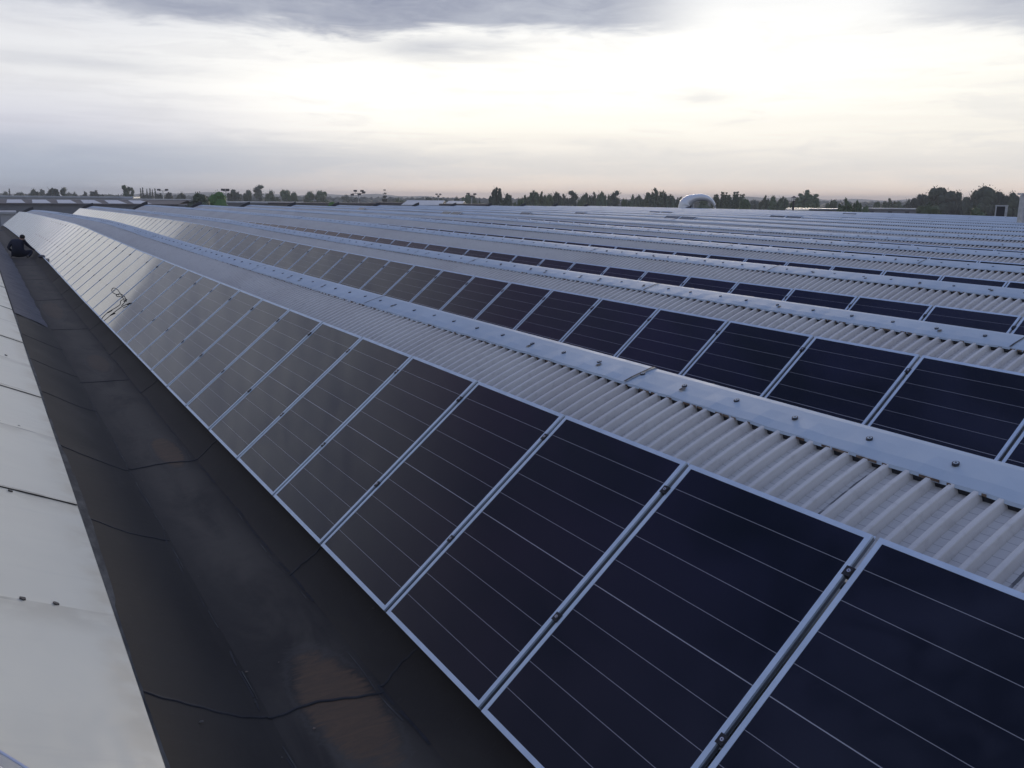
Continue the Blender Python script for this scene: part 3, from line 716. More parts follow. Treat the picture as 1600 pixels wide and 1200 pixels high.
# ------------------------------------------------------------------ the worker crouching in the gutter
def person():
    M_ = {'navy': mat('navy_workwear', (.014, .017, .036), .85)[0], 'skin': mat('skin', (.35, .21, .15), .6)[0], 'hair': mat('dark_hair', (.012, .010, .010), .7)[0], 'boot': mat('work_boots', (.10, .09, .08), .8)[0]}
    # seated on the floor, seen from behind: x right, y away, z up (metres)
    J = {}
    pts = [('pel', (0, 0, .17), .19), ('belly', (.01, .01, .34), .18), ('chest', (.03, .04, .53), .19), ('neckb', (.08, .09, .64), .12), ('neck', (.13, .13, .68), .06), ('head', (.16, .17, .74), .088), ('crown', (.165, .18, .795), .064),
           ('shl', (-.17, .05, .63), .085), ('ell', (-.32, .03, .38), .058), ('wrl', (-.20, .20, .24), .036), ('hal', (-.18, .25, .22), .03),
           ('shr', (.23, .07, .62), .085), ('elr', (.37, .20, .42), .058), ('wrr', (.50, .27, .30), .038), ('har', (.555, .29, .27), .03),
           ('hil', (-.14, .08, .14), .125), ('knl', (-.20, .42, .32), .08), ('anl', (-.16, .62, .07), .05), ('tol', (-.17, .76, .05), .04),
           ('hir', (.16, .06, .14), .125), ('knr', (.44, .24, .24), .085), ('anr', (.34, .04, .07), .052), ('tor', (.27, -.06, .05), .042)]
    idx = {n: i for i, (n, _, _) in enumerate(pts)}
    ed = [('pel', 'belly'), ('belly', 'chest'), ('chest', 'neckb'), ('neckb', 'neck'), ('neck', 'head'), ('head', 'crown'), ('chest', 'shl'), ('shl', 'ell'), ('ell', 'wrl'), ('wrl', 'hal'), ('chest', 'shr'), ('shr', 'elr'), ('elr', 'wrr'), ('wrr', 'har'),
          ('pel', 'hil'), ('hil', 'knl'), ('knl', 'anl'), ('anl', 'tol'), ('pel', 'hir'), ('hir', 'knr'), ('knr', 'anr'), ('anr', 'tor')]
    V = [Vector(p) for _, p, _ in pts]; Rr = [r for _, _, r in pts]; E = [(idx[a], idx[b]) for a, b in ed]
    for hn, wn in (('hal', 'wrl'), ('har', 'wrr')):
        h = V[idx[hn]]; d = (h - V[idx[wn]]).normalized(); s = d.cross(Vector((0, 0, 1))).normalized()
        for f in range(4):
            o_ = (f - 1.5) * .019; L_ = (.055, .065, .068, .058)[f]; k0 = len(V)
            V.append(h + d * .02 + s * o_); V.append(h + d * (.02 + L_ * .55) + s * o_ * 1.1 - Vector((0, 0, .006))); V.append(h + d * (.02 + L_) + s * o_ * 1.1 - Vector((0, 0, .025)))
            Rr += [.0095, .009, .0075]; E += [(idx[hn], k0), (k0, k0 + 1), (k0 + 1, k0 + 2)]
        sg = 1 if hn == 'hal' else -1; k0 = len(V)
        V.append(h + s * sg * .035 - d * .01); V.append(h + s * sg * .055 + d * .03 - Vector((0, 0, .01))); Rr += [.0105, .009]; E += [(idx[hn], k0), (k0, k0 + 1)]
    me = D.meshes.new('person'); me.from_pydata([tuple(v) for v in V], E, [])
    ob = D.objects.new('person', me); C.objects.link(ob)
    sk = ob.modifiers.new('skin', 'SKIN'); sk.use_smooth_shade = True
    for i, v in enumerate(me.skin_vertices[0].data): v.radius = (Rr[i], Rr[i]); v.use_root = (i == 0)
    sb = ob.modifiers.new('sub', 'SUBSURF'); sb.levels = 1; sb.render_levels = 1
    bpy.context.view_layer.update()
    dg = bpy.context.evaluated_depsgraph_get(); me2 = D.meshes.new_from_object(ob.evaluated_get(dg))
    ob.modifiers.clear(); ob.data = me2
    me2.materials.clear()
    for n in ('navy', 'skin', 'boot'): me2.materials.append(M_[n])
    hv = V[idx['head']]
    for p in me2.polygons:
        c = p.center; p.use_smooth = True; mi = 0
        if c.z > .67 and (c - hv).length < .12: mi = 1
        for hn in ('hal', 'har'):
            if (c - V[idx[hn]]).length < .085 and (c - V[idx[hn]]).length < (c - V[idx['wrl' if hn == 'hal' else 'wrr']]).length + .01: mi = 1
        if (c - V[idx['tol']]).length < .11 or (c - V[idx['tor']]).length < .11: mi = 2
        p.material_index = mi
    # hair cap and the small features of the face, which looks away from the camera
    hb = MB(); blob(hb, (.162, .165, .785), .098, M_['hair'], 10, .92, 1.0, .92, 1); h_ = hb.build('hair', ob, True)
    fb = MB(); blob(fb, (.172, .262, .73), .016, M_['skin'], 5, .8, 1.2, 1.2, 2); fb.build('nose', ob, True)
    for sx in (-.03, .035):
        eb = MB(); blob(eb, (.169 + sx, .248, .76), .011, M_['hair'], 5, 1.2, .6, .7, 2); eb.build('eye', ob, True)
    for sx in (-.088, .088):
        eb = MB(); blob(eb, (.16 + sx, .17, .745), .024, M_['skin'], 5, .4, .8, 1.2, 2); eb.build('ear', ob, True)
    eb = MB(); blob(eb, (.172, .252, .695), .016, mat('lips', (.25, .10, .08), .6)[0], 5, 1.4, .5, .4, 2); eb.build('mouth', ob, True)
    return tag(ob, 'worker in dark navy clothes sitting in the black gutter with back to the camera', 'person')
pe = person()
pe.location = (1.28, 37.9, zf(1, 38) - 2.752); pe.rotation_euler.z = R(-10); pe.scale = (1.0, 1.0, 1.0)

# ------------------------------------------------------------------ background buildings
KD = 1.6
gb = MB(); gb.grid(lambda i, j: (-3000 + 6000 * i / 20, -3000 + 6000 * j / 20, 0), 21, 21, M['ground']); gr = gb.build('ground'); tag(gr, kind='structure')
hl = MB()
def hfn(i, j):
    a_ = R(-25 + 110 * i / 159); rr = (1900, 2100, 2300, 2500)[j]
    h = (0, 6, 11.5, 0)[j] * (1 + .35 * math.sin(i * .13) + .2 * math.sin(i * .37 + 1)) + (0, 1.5, 2, 0)[j] * math.sin(i * 1.3)
    return (rr * math.sin(a_), rr * math.cos(a_), max(h, 0) + (-.5 if j in (0, 3) else 0))
hl.grid(hfn, 160, 4, M['hill']); tag(hl.build('hills', None, True), kind='structure')

def frame_at(px, dist, yaw=0.):
    """basis at ground level: origin under pixel column px; u to the right, v away"""
    d = ray(px, 309); a_ = math.atan2(d.x, d.y) + yaw; v = Vector((math.sin(a_), math.cos(a_), 0)); u = Vector((v.y, -v.x, 0))
    t = dist / math.hypot(d.x, d.y); return Vector((d.x * t, d.y * t, 0)), u, v
def hpx(px, py, dist): return far(px, py, dist).z
def quad(mb, o_, u, v, x0, x1, y0, y1, z0, z1, m):
    mt = Matrix((u, v, Vector((0, 0, 1)))).transposed().to_4x4(); mt.translation = o_
    mb.box((x0, y0, z0), (x1, y1, z1), m, mt)
def wpx(n, dist): return n * dist / 1385.
# 1 long grey warehouse across the left, a roof with milky rooflight strips
dist = 128. * KD; o_, u, v = frame_at(150, dist, R(12))
wh = thing('warehouse', 'long dark grey warehouse at the left with slanted white rooflight strips', 'warehouse')
ztop = hpx(150, 318.6, dist)
b_ = MB(); quad(b_, o_, u, v, -wpx(260, dist), wpx(148, dist), 0, 30, 0, ztop, M['render']); b_.build('wall', wh)
b_ = MB(); zr = ztop + .75; mt = Matrix((u, v, Vector((0, 0, 1)))).transposed().to_4x4(); mt.translation = o_
xa, xb = -wpx(262, dist), wpx(110, dist)
b_.add([mt @ Vector(p) for p in ((xa, -.4, ztop + .02), (xb, -.4, ztop + .02), (xb, 14, zr), (xa, 14, zr), (xa, 30, ztop), (xb, 30, ztop), (xa, -.4, ztop - .25), (xb, -.4, ztop - .25))], [(0, 1, 2, 3), (3, 2, 5, 4), (6, 7, 1, 0)], M['tar']); b_.build('roof', wh)
for i in range(10):
    b_ = MB(); x0_ = xa + 1.9 + i * 4.9
    if x0_ + 5.4 > xb: break
    b_.add([mt @ Vector(p) for p in ((x0_, .3, ztop + .1), (x0_ + 3.6, .3, ztop + .1), (x0_ - .6, 12.6, zr - .02), (x0_ - 3.4, 12.6, zr - .02))], [(0, 1, 2, 3)], M['skylight']); b_.build('rooflight', wh)
# pale hall behind it
dist = 190. * KD; o_, u, v = frame_at(80, dist, R(10))
ph = thing('storage_hall', 'long pale grey hall behind the warehouse at the far left, below the tree line', 'hall')
b_ = MB(); quad(b_, o_, u, v, -wpx(180, dist), wpx(104, dist), 0, 20, 0, hpx(80, 307.0, dist) - .35, M['fascia']); b_.build('wall', ph)
b_ = MB(); quad(b_, o_, u, v, -wpx(182, dist), wpx(106, dist), -.4, 20.4, hpx(80, 307.0, dist) - .35, hpx(80, 306.4, dist), M['metalroof']); b_.build('roof', ph)
def low_building(px0, px1, pyt, dist, depth, wallm, roofm, label, cat='building', name='low_building', yaw=0., eave=.35, door=True):
    dist *= KD; pc = (px0 + px1) / 2; o_, u, v = frame_at(pc, dist, yaw); hw = wpx(px1 - px0, dist) / 2; zt = hpx(pc, pyt, dist)
    t = thing(name, label, cat)
    b_ = MB(); quad(b_, o_, u, v, -hw, hw, 0, depth, 0, zt - eave, M[wallm]); b_.build('wall', t)
    b_ = MB(); quad(b_, o_, u, v, -hw - .3, hw + .3, -.4, depth + .4, zt - eave, zt, M[roofm]); b_.build('roof', t)
    if door:
        for f in (-.6, 0, .55):
            b_ = MB(); quad(b_, o_, u, v, hw * f - .5, hw * f + .5, -.06, -.01, zt - eave - 1.6, zt - eave - .5, M['darkmetal']); b_.build('window', t)
    return t
low_building(0, 17, 330.5, 100, 9, 'fascia', 'fascia', 'small pale annexe at the left edge beyond the end of the first roof', 'annexe', 'annexe', door=False)
low_building(200, 290, 311, 185, 12, 'fascia', 'skylight', 'low shed with thin white roof edge left of the dark umbrella-shaped tree', eave=.25)
low_building(180, 300, 314.8, 165, 10, 'tar', 'metalroof', 'dark low shed with grey roof in front of the thin poplars', eave=.3)
low_building(360, 470, 315.5, 150, 12, 'render', 'metalroof', 'grey hall with a light roof right of the bright green tree')
low_building(425, 595, 317.0, 135, 14, 'tan', 'tar', 'long beige building with a dark flat roof behind the round green bush')
low_building(590, 632, 316.5, 131, 12, 'fascia', 'tar', 'pale grey building under a dark roof edge below the small conifer', eave=.9)
# two mono-pitch metal roofs
def shed(px0, px1, pyt, pyb, dist, label):
    dist *= KD; pc = (px0 + px1) / 2; o_, u, v = frame_at(pc, dist); hw = wpx(px1 - px0, dist) / 2; zt = hpx(pc, pyt, dist); zb = hpx(pc, pyb, dist)
    t = thing('metal_shed', label, 'shed', group='two sheds with slanted metal roofs')
    mt = Matrix((u, v, Vector((0, 0, 1)))).transposed().to_4x4(); mt.translation = o_
    dp = 9.; b_ = MB(); b_.add([mt @ Vector(p) for p in ((-hw, 0, zb), (hw - 1., 0, zb), (hw, dp, zt), (-hw + 1.3, dp, zt), (-hw, 0, zb - .15), (hw - 1., 0, zb - .15), (hw, dp, zt - .15), (-hw + 1.3, dp, zt - .15))], [(0, 1, 2, 3), (7, 6, 5, 4), (0, 4, 5, 1), (1, 5, 6, 2), (2, 6, 7, 3), (3, 7, 4, 0)], M['metalroof']); b_.build('roof', t)
    b_ = MB(); b_.add([mt @ Vector(p) for p in ((hw - 1., .05, zb - .16), (hw, dp - .05, zt - .16), (hw, dp - .05, 0), (hw - 1., .05, 0))], [(0, 1, 2, 3)], M['tar'])
    b_.add([mt @ Vector(p) for p in ((hw - .98, .4, zb - .2), (hw + .25, dp, zt - .1), (hw + .3, dp, zb - .2))], [(0, 1, 2)], M['darkmetal']); b_.build('gable', t)
    b_ = MB(); quad(b_, o_, u, v, -hw, hw - 1., .05, dp, 0, zb - .16, M['fascia']); b_.build('wall', t)
    return t
shed(627, 696, 313.2, 320.2, 128, 'wider metal shed with a slanted light roof, left of its twin')
shed(692, 727, 314.2, 320.8, 130, 'narrower metal shed with a slanted light roof, right of its twin')
low_building(688, 764, 318.6, 124, 8, 'render', 'tar', 'low grey building just left of the big poplar clump', eave=.5)
low_building(1236, 1312, 325.8, 135, 10, 'render', 'metalroof', 'low grey hut with a light roof below the broad oak right of the silver duct', eave=.25)
low_building(1232, 1262, 327.4, 128, 6, 'tar', 'skylight', 'small shed with glare painted as a pale roof edge below the lantern tower', eave=.2, door=False)  # pale roof material stands in for glare on the shed
low_building(1352, 1434, 325.6, 160, 12, 'render', 'metalroof', 'long low hut with a white roof line in front of the right-hand wood', eave=.25)
# dark parapet of the neighbouring building on the right
pa = thing('parapet', 'long low brown-grey parapet beyond the last roof at the right', 'parapet')
b_ = MB(); b_.box((59, 10, 0), (70, 62, HZ - 1.15), M['tar']); b_.build('wall', pa)
b_ = MB(); b_.box((58.9, 9.9, HZ - 1.15), (59.3, 62.1, HZ - 1.02), M['render']); b_.build('coping', pa)
# roof hut with an open dark front
dist = 70.; o_, u, v = frame_at(1567, dist); z0 = HZ - 1.15; zt = hpx(1567, 322.5, dist)
ht = thing('rooftop_unit', 'small pale box with a dark front standing on the parapet roof at the right', 'roof unit', o_ + Vector((0, 0, z0)))
mt = Matrix((u, v, Vector((0, 0, 1)))).transposed().to_4x4(); h_ = zt - z0; hw = wpx(15, dist) / 2
b_ = MB(); b_.box((-hw, .04, 0), (-hw + .08, .9, h_), M['galv'], mt); b_.box((hw - .16, .04, 0), (hw, .9, h_), M['galv'], mt); b_.box((-hw - .02, 0, h_), (hw + .02, .94, h_ + .08), M['galv'], mt); b_.build('housing', ht)
b_ = MB(); b_.box((-hw + .081, .1, 0), (hw - .161, .85, h_ - .001), M['darkmetal'], mt); b_.build('front', ht)
# chimney post at the right edge
P_ = far(1596, 353, 49.5)
ch = thing('vent_stack', 'square grey vent stack with a flat cap at the right edge of the roof', 'vent stack', (P_.x, P_.y, P_.z - .3)); ch.rotation_euler.z = R(-20)
b_ = MB(); b_.box((-.16, -.16, 0), (.16, .16, 1.75), M['galv']); b_.box((-.19, -.19, -.1), (.19, .19, .25), M['galv']); b_.build('shaft', ch)
b_ = MB(); b_.box((-.24, -.24, 1.78), (.24, .24, 1.86), M['galv']); b_.box((-.12, -.12, 1.75), (.12, .12, 1.785), M['galv']); b_.build('cap', ch)

# silver duct elbow: an arch of bent ducting over the far roof edge
dist = 82.; o_, u, v = frame_at(1090, dist); zb = hpx(1090, 326.5, 82.)
mt = Matrix((u, v, Vector((0, 0, 1)))).transposed().to_4x4(); mt.translation = o_ + Vector((0, 0, zb)); s_ = dist / 1385.
du = thing('ventilation_duct', 'big silver duct bent into an arch on the far roof edge', 'duct', (0, 0, 0))
def dp(px, py): return mt @ Vector(((px - 1090) * s_, 0, (326.5 - py) * s_))
path = [dp(1075, 331), dp(1071.5, 325), dp(1072.5, 319), dp(1078, 313.5), dp(1086, 310.2), dp(1095, 309), dp(1103, 310), dp(1110, 313.5), dp(1115, 319), dp(1117, 326), dp(1117, 333)]
rad = [.60, .60, .58, .46, .34, .30, .26, .20, .14, .09, .08]
sp = smooth_path(path, 4); rr = list(np.interp(np.arange(len(sp)) / 4., np.arange(len(rad)), rad)); rr = [r * (1.05 if i % 4 == 0 else 1) for i, r in enumerate(rr)]
b_ = MB(); b_.tube(sp, rr, mat('silver_duct', (.72, .74, .76), .32, .35)[0], 16, True); b_.build('pipe', du, True)
b_ = MB(); b_.tube([dp(1076.5, 333) + (-v) * .1, dp(1076.8, 322.5) + (-v) * .42], [.30, .30], M['darkmetal'], 16, True); b_.build('mouth', du)
b_ = MB(); b_.tube([dp(1083.5, 333), dp(1083.5, 312)], .10, M['galv'], 8); b_.build('support_post', du)
cv_ = MB()
def cvf(i, j):
    f = i / 11; px = 1086 + 30 * f; top_ = 309.5 + 4 * f ** 2 + 3 * max(0, f - .7); return dp(px, top_ + (330 - top_) * j / 4) + v * (.12 * math.sin(i * 1.7) + .3)
cv_.grid(cvf, 12, 5, varied('translucent_tarp', (.25, .26, .25), (.33, .34, .33), 1, .4)); tp = cv_.mesh('tarp')
tm = tp.materials[0].node_tree.nodes['Principled BSDF']; tm.inputs['Alpha'].default_value = .22; link('plastic_cover', tp, du)

# ------------------------------------------------------------------ floodlight masts and the lantern tower
def mast(px, py, dist, arms, label, sc_=1.):
    P_ = far(px, py, dist); t = thing('floodlight_mast', label, 'light mast', (P_.x, P_.y, 0), 'floodlight masts among the trees'); o_, u, v = frame_at(px, dist)
    a_ = math.atan2(u.y, u.x); t.rotation_euler.z = a_
    b_ = MB(); b_.tube([(0, 0, 0), (0, 0, P_.z - .3)], [.22, .12], M['galv'], 8); b_.build('pole', t)
    b_ = MB(); w_ = max(abs(x) for x, _ in arms) * sc_; b_.tube([(-w_, 0, P_.z - .35), (w_, 0, P_.z - .35)], .08, M['darkmetal'], 6)
    for x, h in arms: b_.tube([(x * sc_, 0, P_.z - .35), (x * sc_, 0, P_.z + h * sc_)], .06, M['darkmetal'], 6)
    b_.build('crossbar', t)
    for x, h in arms:
        b_ = MB(); b_.box((x * sc_ - .42 * sc_, -.35, P_.z + h * sc_ - .22 * sc_), (x * sc_ + .42 * sc_, .35, P_.z + h * sc_ + .22 * sc_), M['darkmetal'], None); b_.build('lamp_head', t)
mast(560, 300.5, 300, [(-1.5, -.6), (-.75, .35), (.9, .35), (.2, -.5), (1.3, .0)], 'tall mast with a cluster of floodlights left of the small conifer', 1.35)
mast(685, 303.5, 330, [(-.7, 0), (.7, 0), (0, -.8)], 'slim mast with three floodlights above the slanted metal sheds')
mast(737, 303.2, 300, [(-1.0, .1), (.9, 0), (0, -.7)], 'floodlight mast rising from trees just left of the poplar clump', 1.2)
mast(254.5, 296.5, 300, [(-1.0, 0), (.9, 0)], 'two-headed floodlight mast above the row of thin poplars', 1.2)
mast(353, 296.5, 260, [(-.6, 0), (.3, 0)], 'mast with a flat lamp left of the dark tree beside the bright green tree', 1.3)
P_ = far(1240.5, 309, 150); o_, u, v = frame_at(1240.5, 150)
tw = thing('lantern_tower', 'little square tower with a hipped cap between trees right of the silver duct', 'tower', (P_.x, P_.y, 0)); tw.rotation_euler.z = math.atan2(u.y, u.x)
b_ = MB(); b_.tube([(0, 0, 0), (0, 0, P_.z - .5)], .16, M['tar'], 8); b_.build('post', tw)
b_ = MB(); b_.box((-.35, -.35, P_.z - .55), (.35, .35, P_.z - .5), M['tar']); b_.box((-.05, -.3, P_.z - .5), (.05, .3, P_.z - .0), M['tar']); b_.box((-.33, -.3, P_.z - .5), (-.27, .3, P_.z), M['tar']); b_.box((.27, -.3, P_.z - .5), (.33, .3, P_.z), M['tar']); b_.build('lantern', tw)
b_ = MB(); z_ = P_.z; b_.add([(-.5, -.5, z_), (.5, -.5, z_), (.5, .5, z_), (-.5, .5, z_), (0, 0, z_ + .3)], [(0, 1, 4), (1, 2, 4), (2, 3, 4), (3, 0, 4), (3, 2, 1, 0)], M['tar']); b_.build('roof', tw)

# ------------------------------------------------------------------ trees
def crown_mesh(kind, seed, leafm):
    rnd = random.Random(seed); mb = MB(); lobes = []
    if kind == 'round':
        lobes.append((0, 0, .6, .30)); lobes.append((.02, 0, .80, .17))
        for i in range(20): a_ = i * 2.4; r = rnd.uniform(.14, .33); lobes.append((r * math.cos(a_), r * math.sin(a_), rnd.uniform(.16, .86) - r * r * 1.4, rnd.uniform(.15, .21)))
    elif kind == 'poplar':
        for i in range(13): z = .12 + .8 * i / 12; lobes.append((rnd.uniform(-.07, .07), rnd.uniform(-.07, .07), z, .17 * math.sin(math.pi * min(1, (1 - z) * 1.6 + .08)) ** .6 * rnd.uniform(.8, 1.1) + .02))
    elif kind == 'clump':      # several upright leaders
        for q in range(9):
            a_ = q * 2.4; r = .30 * math.sqrt(q / 8.5); cx, cy = r * math.cos(a_), r * math.sin(a_); h = rnd.uniform(.80, .97) * (1 - .4 * r)
            for i in range(13): z = .10 + (h - .14) * i / 12; lobes.append((cx + rnd.uniform(-.04, .04), cy + rnd.uniform(-.04, .04), z, .215 * (1.05 - .78 * (z / h) ** 2)))
    elif kind == 'conifer':
        for i in range(9):
            z = .2 + .74 * i / 8; rr = .36 * (1 - i / 9.2)
            for q in range(5 if i < 7 else 2): a_ = rnd.uniform(0, 6.28); lobes.append((rr * .62 * math.cos(a_), rr * .62 * math.sin(a_), z - .02, max(.035, rr * .58)))
    elif kind == 'umbrella':
        for i in range(22): a_ = rnd.uniform(0, 6.28); r = rnd.uniform(0, .42); lobes.append((r * math.cos(a_), r * math.sin(a_), .80 - r * r * 1.5 - rnd.uniform(0, .18), rnd.uniform(.11, .16)))
    elif kind == 'thin':
        for i in range(10): z = .1 + .85 * i / 9; lobes.append((rnd.uniform(-.03, .03), rnd.uniform(-.03, .03), z, .10 * (1 - .6 * abs(z - .45)) ))
    elif kind == 'palmy':      # fans of upward strokes
        for q in range(28):
            a_ = q * 2.4; l = rnd.uniform(.72, .97); ex = rnd.uniform(.06, .42); l -= .3 * ex
            for i in range(11): f = i / 10; lobes.append((ex * math.cos(a_) * f ** .8, ex * math.sin(a_) * f ** .8, .25 + (l - .28) * f, .16 * (1 - .78 * f)))
    flat = .8 if kind == 'conifer' else 1.; VS = {'round': .85, 'clump': .75, 'umbrella': .6, 'palmy': .8, 'conifer': .4, 'poplar': .6, 'thin': .95}[kind]
    for (x, y, z, r) in lobes:
        # inner mass, uneven, with leaf clumps around it
        n = 5; vs = []; ph = rnd.uniform(0, 6)
        for i in range(n + 1):
            a_ = math.pi * i / n
            for j in range(8): b = math.pi * j / 4; rr = r * .74 * (1 + .25 * math.sin(2 * b + ph) * math.sin(a_) + rnd.uniform(-.14, .14)); vs.append((x + rr * math.sin(a_) * math.cos(b), y + rr * math.sin(a_) * math.sin(b), z + rr * flat * VS * math.cos(a_)))
        mb.add(vs, [(i * 8 + j, (i + 1) * 8 + j, (i + 1) * 8 + (j + 1) % 8, i * 8 + (j + 1) % 8) for i in range(n) for j in range(8)], leafm)
        for q in range((26 if kind in ('clump', 'palmy') else 46) if r > .08 else 16):
            a_ = rnd.uniform(0, 6.28); c_ = rnd.uniform(-1, 1); s_ = math.sqrt(1 - c_ * c_); rr = r * rnd.uniform(.72, 1.16)
            p = Vector((x + rr * s_ * math.cos(a_), y + rr * s_ * math.sin(a_), z + rr * c_ * flat * VS))
            t1 = Vector((rnd.uniform(-1, 1), rnd.uniform(-1, 1), rnd.uniform(-1, 1))).normalized(); t2 = t1.orthogonal().normalized(); sz = rnd.uniform(.010, .024)
            mb.add([p - t1 * sz, p + t2 * sz * .7, p + t1 * sz, p - t2 * sz * .7], [(0, 1, 2, 3)], leafm)
    return mb.mesh('crown')
def trunk_mesh(kind, seed):
    rnd = random.Random(seed); mb = MB(); h = .55 if kind in ('round', 'umbrella', 'palmy') else .8
    mb.tube([(0, 0, 0), (.01, 0, h * .3), (-.01, .01, h * .7), (0, 0, h)], [.028, .02, .015, .006], M['bark'], 7)
    for i in range(6):
        a_ = rnd.uniform(0, 6.28); z = rnd.uniform(.25, .5) * h / .55; l = rnd.uniform(.12, .26); mb.tube([(0, 0, z), (l * .5 * math.cos(a_), l * .5 * math.sin(a_), z + l * .5), (l * math.cos(a_), l * math.sin(a_), z + l * .9)], [.012, .008, .003], M['bark'], 5)
    return mb.mesh('trunk')
protos = {}
def tree(px, ytop, wpx_, dist, kind, leafn, label, name=None):
    dist = dist * 2.5 if dist < 170 and ytop < 309 and leafn != 'leaf_bright' else dist * 1.75 if dist < 300 else dist * 1.35
    P_ = far(px, ytop, dist); key = (kind, leafn, random.randint(0, 1))
    if key not in protos: protos[key] = (crown_mesh(kind, hash(key[0] + key[1]) % 1000 if False else (sum(map(ord, kind + leafn)) + key[2] * 17), M[leafn]), trunk_mesh(kind, sum(map(ord, kind)) + key[2]))
    cr, tr = protos[key]
    wid = {'round': .95, 'poplar': .42, 'clump': .86, 'conifer': .66, 'umbrella': 1.05, 'thin': .24, 'palmy': .9}[kind]
    h = (P_.z + .35) / .97; sw = wpx_ * dist / 1385. / wid * (1.4 if 760 < px < 1420 and kind != 'poplar' else 1.2)
    t = thing(name or {'conifer': 'conifer', 'poplar': 'poplar_tree', 'thin': 'poplar_tree', 'umbrella': 'pine_tree'}.get(kind, 'broadleaf_tree'), label, 'tree', (P_.x, P_.y, 0), 'trees beyond the roofs'); t.rotation_euler.z = random.uniform(0, 6.28)
    c_ = link('crown', cr, t); c_.scale = (sw, sw, h); k_ = link('trunk', tr, t); k_.scale = (min(sw, h * .8), min(sw, h * .8), h)
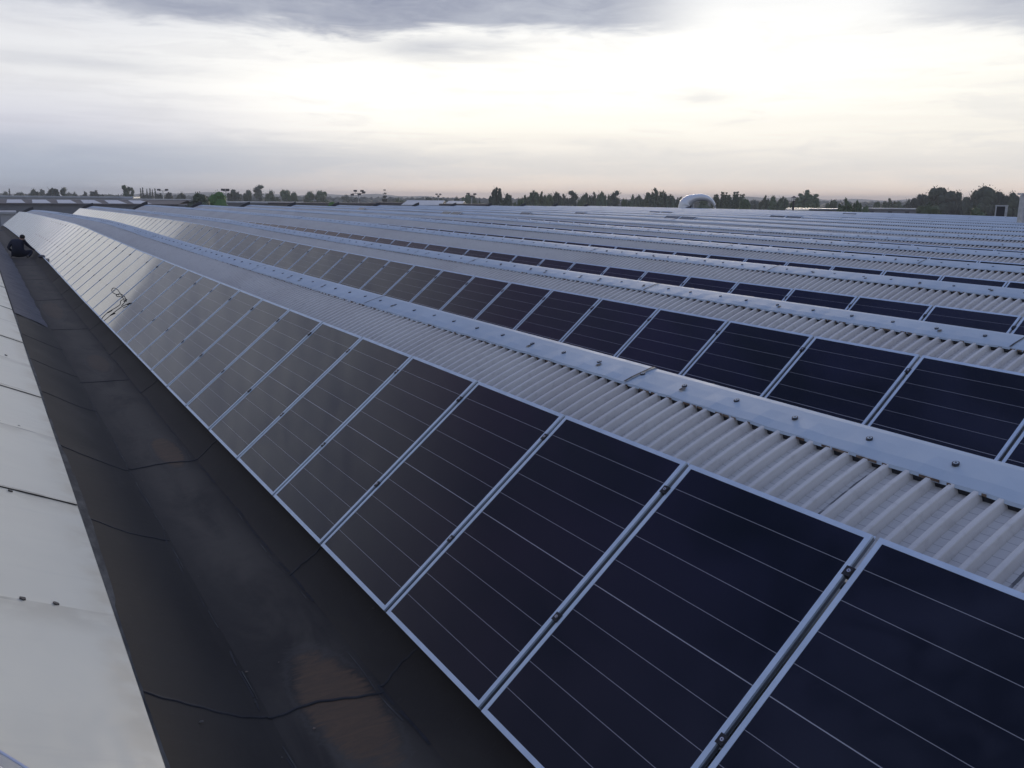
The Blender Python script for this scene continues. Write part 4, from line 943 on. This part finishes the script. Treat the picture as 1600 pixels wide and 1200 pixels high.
TR = [
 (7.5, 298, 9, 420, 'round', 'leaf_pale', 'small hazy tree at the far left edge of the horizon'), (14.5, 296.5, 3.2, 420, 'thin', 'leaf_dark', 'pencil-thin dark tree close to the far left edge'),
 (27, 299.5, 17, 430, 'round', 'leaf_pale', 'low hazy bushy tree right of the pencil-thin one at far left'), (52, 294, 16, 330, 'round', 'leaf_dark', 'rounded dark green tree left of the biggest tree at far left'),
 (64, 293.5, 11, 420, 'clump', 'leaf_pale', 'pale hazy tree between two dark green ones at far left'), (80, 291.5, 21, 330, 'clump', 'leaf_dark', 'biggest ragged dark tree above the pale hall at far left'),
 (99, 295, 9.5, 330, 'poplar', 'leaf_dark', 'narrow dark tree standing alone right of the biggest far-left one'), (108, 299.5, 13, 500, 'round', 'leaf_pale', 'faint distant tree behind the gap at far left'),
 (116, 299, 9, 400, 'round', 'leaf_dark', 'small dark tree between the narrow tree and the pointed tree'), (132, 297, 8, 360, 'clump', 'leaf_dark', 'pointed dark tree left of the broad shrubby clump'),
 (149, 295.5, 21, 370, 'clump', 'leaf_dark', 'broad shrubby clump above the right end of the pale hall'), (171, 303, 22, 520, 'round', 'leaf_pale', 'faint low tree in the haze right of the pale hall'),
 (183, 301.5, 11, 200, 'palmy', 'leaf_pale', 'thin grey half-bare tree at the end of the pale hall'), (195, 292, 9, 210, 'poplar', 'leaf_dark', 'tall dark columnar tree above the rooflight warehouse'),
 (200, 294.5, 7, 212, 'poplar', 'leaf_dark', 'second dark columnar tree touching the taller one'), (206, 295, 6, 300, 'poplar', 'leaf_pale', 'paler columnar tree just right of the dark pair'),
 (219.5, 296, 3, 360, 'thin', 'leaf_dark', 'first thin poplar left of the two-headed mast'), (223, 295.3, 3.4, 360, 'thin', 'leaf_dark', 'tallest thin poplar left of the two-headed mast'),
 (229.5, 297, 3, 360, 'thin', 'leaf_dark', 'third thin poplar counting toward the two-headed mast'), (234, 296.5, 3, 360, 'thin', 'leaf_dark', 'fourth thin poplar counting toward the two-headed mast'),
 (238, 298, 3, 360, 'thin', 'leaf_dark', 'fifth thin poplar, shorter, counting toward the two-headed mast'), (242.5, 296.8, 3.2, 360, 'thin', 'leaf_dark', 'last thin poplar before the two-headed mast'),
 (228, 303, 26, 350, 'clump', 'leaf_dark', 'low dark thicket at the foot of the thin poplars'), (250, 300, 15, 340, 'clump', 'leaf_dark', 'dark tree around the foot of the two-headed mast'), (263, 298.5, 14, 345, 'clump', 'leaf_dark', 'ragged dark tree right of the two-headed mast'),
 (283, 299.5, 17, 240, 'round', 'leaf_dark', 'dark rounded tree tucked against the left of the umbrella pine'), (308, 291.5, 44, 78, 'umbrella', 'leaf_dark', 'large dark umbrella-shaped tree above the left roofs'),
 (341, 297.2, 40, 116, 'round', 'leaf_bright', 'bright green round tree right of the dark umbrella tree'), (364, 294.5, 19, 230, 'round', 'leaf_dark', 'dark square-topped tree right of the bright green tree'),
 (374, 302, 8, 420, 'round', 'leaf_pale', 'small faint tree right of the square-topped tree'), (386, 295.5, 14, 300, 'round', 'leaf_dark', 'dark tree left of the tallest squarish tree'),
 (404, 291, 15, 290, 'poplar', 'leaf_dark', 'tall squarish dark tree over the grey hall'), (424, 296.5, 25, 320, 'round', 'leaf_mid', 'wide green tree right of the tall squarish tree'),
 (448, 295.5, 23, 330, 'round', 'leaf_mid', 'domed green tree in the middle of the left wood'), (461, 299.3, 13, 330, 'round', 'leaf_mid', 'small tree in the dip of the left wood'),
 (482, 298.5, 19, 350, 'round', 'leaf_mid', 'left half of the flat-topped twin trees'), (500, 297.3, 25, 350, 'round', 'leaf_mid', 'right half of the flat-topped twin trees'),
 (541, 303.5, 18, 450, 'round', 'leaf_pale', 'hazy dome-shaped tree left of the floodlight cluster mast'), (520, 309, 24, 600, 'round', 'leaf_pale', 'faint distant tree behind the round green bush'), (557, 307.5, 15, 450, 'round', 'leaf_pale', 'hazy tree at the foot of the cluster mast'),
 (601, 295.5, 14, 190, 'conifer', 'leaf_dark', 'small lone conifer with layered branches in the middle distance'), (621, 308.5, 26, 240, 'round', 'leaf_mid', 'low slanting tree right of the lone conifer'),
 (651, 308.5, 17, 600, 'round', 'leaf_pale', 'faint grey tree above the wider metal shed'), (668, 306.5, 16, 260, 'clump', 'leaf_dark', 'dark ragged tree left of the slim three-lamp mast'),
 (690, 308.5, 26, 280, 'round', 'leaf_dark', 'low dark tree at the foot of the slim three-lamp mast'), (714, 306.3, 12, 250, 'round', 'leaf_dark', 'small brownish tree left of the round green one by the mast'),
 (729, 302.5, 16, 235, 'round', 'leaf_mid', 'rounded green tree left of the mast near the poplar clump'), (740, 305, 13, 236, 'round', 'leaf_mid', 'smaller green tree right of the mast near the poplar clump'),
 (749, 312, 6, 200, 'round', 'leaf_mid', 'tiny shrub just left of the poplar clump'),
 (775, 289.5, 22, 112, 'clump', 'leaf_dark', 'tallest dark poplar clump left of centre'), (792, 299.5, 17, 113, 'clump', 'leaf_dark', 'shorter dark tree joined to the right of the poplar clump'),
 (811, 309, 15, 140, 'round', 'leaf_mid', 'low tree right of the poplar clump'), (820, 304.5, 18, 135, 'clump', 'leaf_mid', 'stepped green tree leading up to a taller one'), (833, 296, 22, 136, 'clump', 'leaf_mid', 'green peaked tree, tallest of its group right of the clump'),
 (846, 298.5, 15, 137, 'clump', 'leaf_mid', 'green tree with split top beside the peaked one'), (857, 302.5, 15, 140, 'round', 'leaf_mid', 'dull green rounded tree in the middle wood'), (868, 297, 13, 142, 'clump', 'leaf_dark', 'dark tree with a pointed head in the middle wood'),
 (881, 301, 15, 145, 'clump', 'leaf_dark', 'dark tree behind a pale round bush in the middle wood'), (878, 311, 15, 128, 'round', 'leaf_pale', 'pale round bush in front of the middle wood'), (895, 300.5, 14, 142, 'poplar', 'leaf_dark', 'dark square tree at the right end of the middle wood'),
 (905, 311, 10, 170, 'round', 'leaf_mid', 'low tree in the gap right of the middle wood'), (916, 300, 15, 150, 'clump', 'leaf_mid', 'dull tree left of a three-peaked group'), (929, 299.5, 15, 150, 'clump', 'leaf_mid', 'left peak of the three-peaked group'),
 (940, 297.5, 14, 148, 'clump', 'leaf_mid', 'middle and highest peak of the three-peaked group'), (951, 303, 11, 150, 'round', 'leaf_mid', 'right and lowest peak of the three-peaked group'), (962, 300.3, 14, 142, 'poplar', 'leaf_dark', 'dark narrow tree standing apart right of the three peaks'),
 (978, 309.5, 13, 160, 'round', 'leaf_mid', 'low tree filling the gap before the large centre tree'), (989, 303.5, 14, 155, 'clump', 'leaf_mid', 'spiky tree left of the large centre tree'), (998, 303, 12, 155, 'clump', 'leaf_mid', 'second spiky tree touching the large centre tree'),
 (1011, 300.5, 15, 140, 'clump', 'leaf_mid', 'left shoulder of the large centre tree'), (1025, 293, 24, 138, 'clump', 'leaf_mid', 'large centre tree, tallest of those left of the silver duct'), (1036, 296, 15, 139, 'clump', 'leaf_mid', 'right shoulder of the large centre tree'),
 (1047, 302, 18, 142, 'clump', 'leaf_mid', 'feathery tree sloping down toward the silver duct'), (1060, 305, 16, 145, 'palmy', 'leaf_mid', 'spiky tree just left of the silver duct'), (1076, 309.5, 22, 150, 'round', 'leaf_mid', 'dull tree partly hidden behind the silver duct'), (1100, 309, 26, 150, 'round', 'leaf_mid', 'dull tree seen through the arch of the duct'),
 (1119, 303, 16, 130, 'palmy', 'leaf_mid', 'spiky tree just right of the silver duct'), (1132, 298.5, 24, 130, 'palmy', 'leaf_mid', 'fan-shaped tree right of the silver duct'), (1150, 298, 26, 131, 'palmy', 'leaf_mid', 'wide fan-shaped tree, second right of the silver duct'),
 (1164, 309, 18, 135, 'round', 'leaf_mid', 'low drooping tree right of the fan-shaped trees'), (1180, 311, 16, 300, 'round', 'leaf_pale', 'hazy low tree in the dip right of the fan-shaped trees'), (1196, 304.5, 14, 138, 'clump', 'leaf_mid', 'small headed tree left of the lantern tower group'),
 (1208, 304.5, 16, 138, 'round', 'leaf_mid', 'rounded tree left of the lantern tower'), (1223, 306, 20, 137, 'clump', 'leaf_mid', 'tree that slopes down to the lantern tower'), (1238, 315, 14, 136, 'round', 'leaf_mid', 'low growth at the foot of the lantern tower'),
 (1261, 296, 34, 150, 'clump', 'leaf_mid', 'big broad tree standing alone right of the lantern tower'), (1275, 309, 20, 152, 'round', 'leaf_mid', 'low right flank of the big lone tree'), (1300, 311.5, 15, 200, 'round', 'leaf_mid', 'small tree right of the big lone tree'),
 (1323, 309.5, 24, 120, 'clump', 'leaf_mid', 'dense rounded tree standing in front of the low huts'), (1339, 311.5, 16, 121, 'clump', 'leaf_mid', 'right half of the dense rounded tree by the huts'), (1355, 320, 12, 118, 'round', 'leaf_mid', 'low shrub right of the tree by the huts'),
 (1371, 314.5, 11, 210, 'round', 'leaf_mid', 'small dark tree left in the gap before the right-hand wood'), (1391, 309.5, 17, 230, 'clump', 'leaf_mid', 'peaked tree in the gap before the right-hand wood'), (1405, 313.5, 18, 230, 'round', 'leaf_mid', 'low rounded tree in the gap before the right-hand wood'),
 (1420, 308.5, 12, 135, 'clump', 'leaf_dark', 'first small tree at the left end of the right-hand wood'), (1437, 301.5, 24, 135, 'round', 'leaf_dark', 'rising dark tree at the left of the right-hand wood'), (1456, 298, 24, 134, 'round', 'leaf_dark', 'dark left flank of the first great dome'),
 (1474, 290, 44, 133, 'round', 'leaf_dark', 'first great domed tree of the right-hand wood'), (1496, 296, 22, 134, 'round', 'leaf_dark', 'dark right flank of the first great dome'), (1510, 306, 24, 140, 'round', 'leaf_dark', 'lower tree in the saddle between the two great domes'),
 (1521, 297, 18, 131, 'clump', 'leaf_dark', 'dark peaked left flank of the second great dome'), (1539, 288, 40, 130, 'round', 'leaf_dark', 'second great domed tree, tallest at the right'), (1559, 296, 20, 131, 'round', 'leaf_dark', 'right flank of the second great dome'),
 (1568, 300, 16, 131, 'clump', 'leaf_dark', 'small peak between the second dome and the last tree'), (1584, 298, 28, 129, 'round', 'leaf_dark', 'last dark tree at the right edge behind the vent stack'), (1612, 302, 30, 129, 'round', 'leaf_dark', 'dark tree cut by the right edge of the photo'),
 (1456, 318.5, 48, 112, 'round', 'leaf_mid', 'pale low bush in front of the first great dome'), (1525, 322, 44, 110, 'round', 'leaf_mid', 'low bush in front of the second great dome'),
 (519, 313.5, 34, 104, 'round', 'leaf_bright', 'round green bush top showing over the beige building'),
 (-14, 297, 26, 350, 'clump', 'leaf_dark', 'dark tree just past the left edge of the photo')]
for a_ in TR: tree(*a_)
# a far wood closes the horizon
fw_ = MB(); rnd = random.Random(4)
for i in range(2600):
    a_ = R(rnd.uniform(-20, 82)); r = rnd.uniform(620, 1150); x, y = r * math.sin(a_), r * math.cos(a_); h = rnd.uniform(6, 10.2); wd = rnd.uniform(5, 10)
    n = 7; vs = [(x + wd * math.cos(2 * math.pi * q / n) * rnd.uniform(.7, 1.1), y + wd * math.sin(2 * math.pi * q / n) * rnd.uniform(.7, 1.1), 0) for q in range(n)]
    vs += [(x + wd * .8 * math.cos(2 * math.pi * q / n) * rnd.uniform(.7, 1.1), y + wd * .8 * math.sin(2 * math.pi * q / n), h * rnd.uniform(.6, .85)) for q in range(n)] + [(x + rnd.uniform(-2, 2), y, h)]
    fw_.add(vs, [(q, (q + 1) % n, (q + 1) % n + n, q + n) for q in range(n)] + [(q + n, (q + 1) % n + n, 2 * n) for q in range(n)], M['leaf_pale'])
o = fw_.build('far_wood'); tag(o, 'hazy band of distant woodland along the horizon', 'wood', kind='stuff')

# ------------------------------------------------------------------ haze
hz = MB(); hz.box((-3100, -3100, -1.5), (3100, 3100, 26), mat('air', (1, 1, 1))[0]); ho = hz.build('haze'); tag(ho, kind='stuff')
hm = ho.data.materials[0]; hn = hm.node_tree; hn.nodes.clear()
pv = hn.nodes.new('ShaderNodeVolumePrincipled'); pv.inputs['Color'].default_value = (.95, .96, 1, 1); pv.inputs['Density'].default_value = .0004
mo = hn.nodes.new('ShaderNodeOutputMaterial'); hn.links.new(pv.outputs[0], mo.inputs['Volume'])
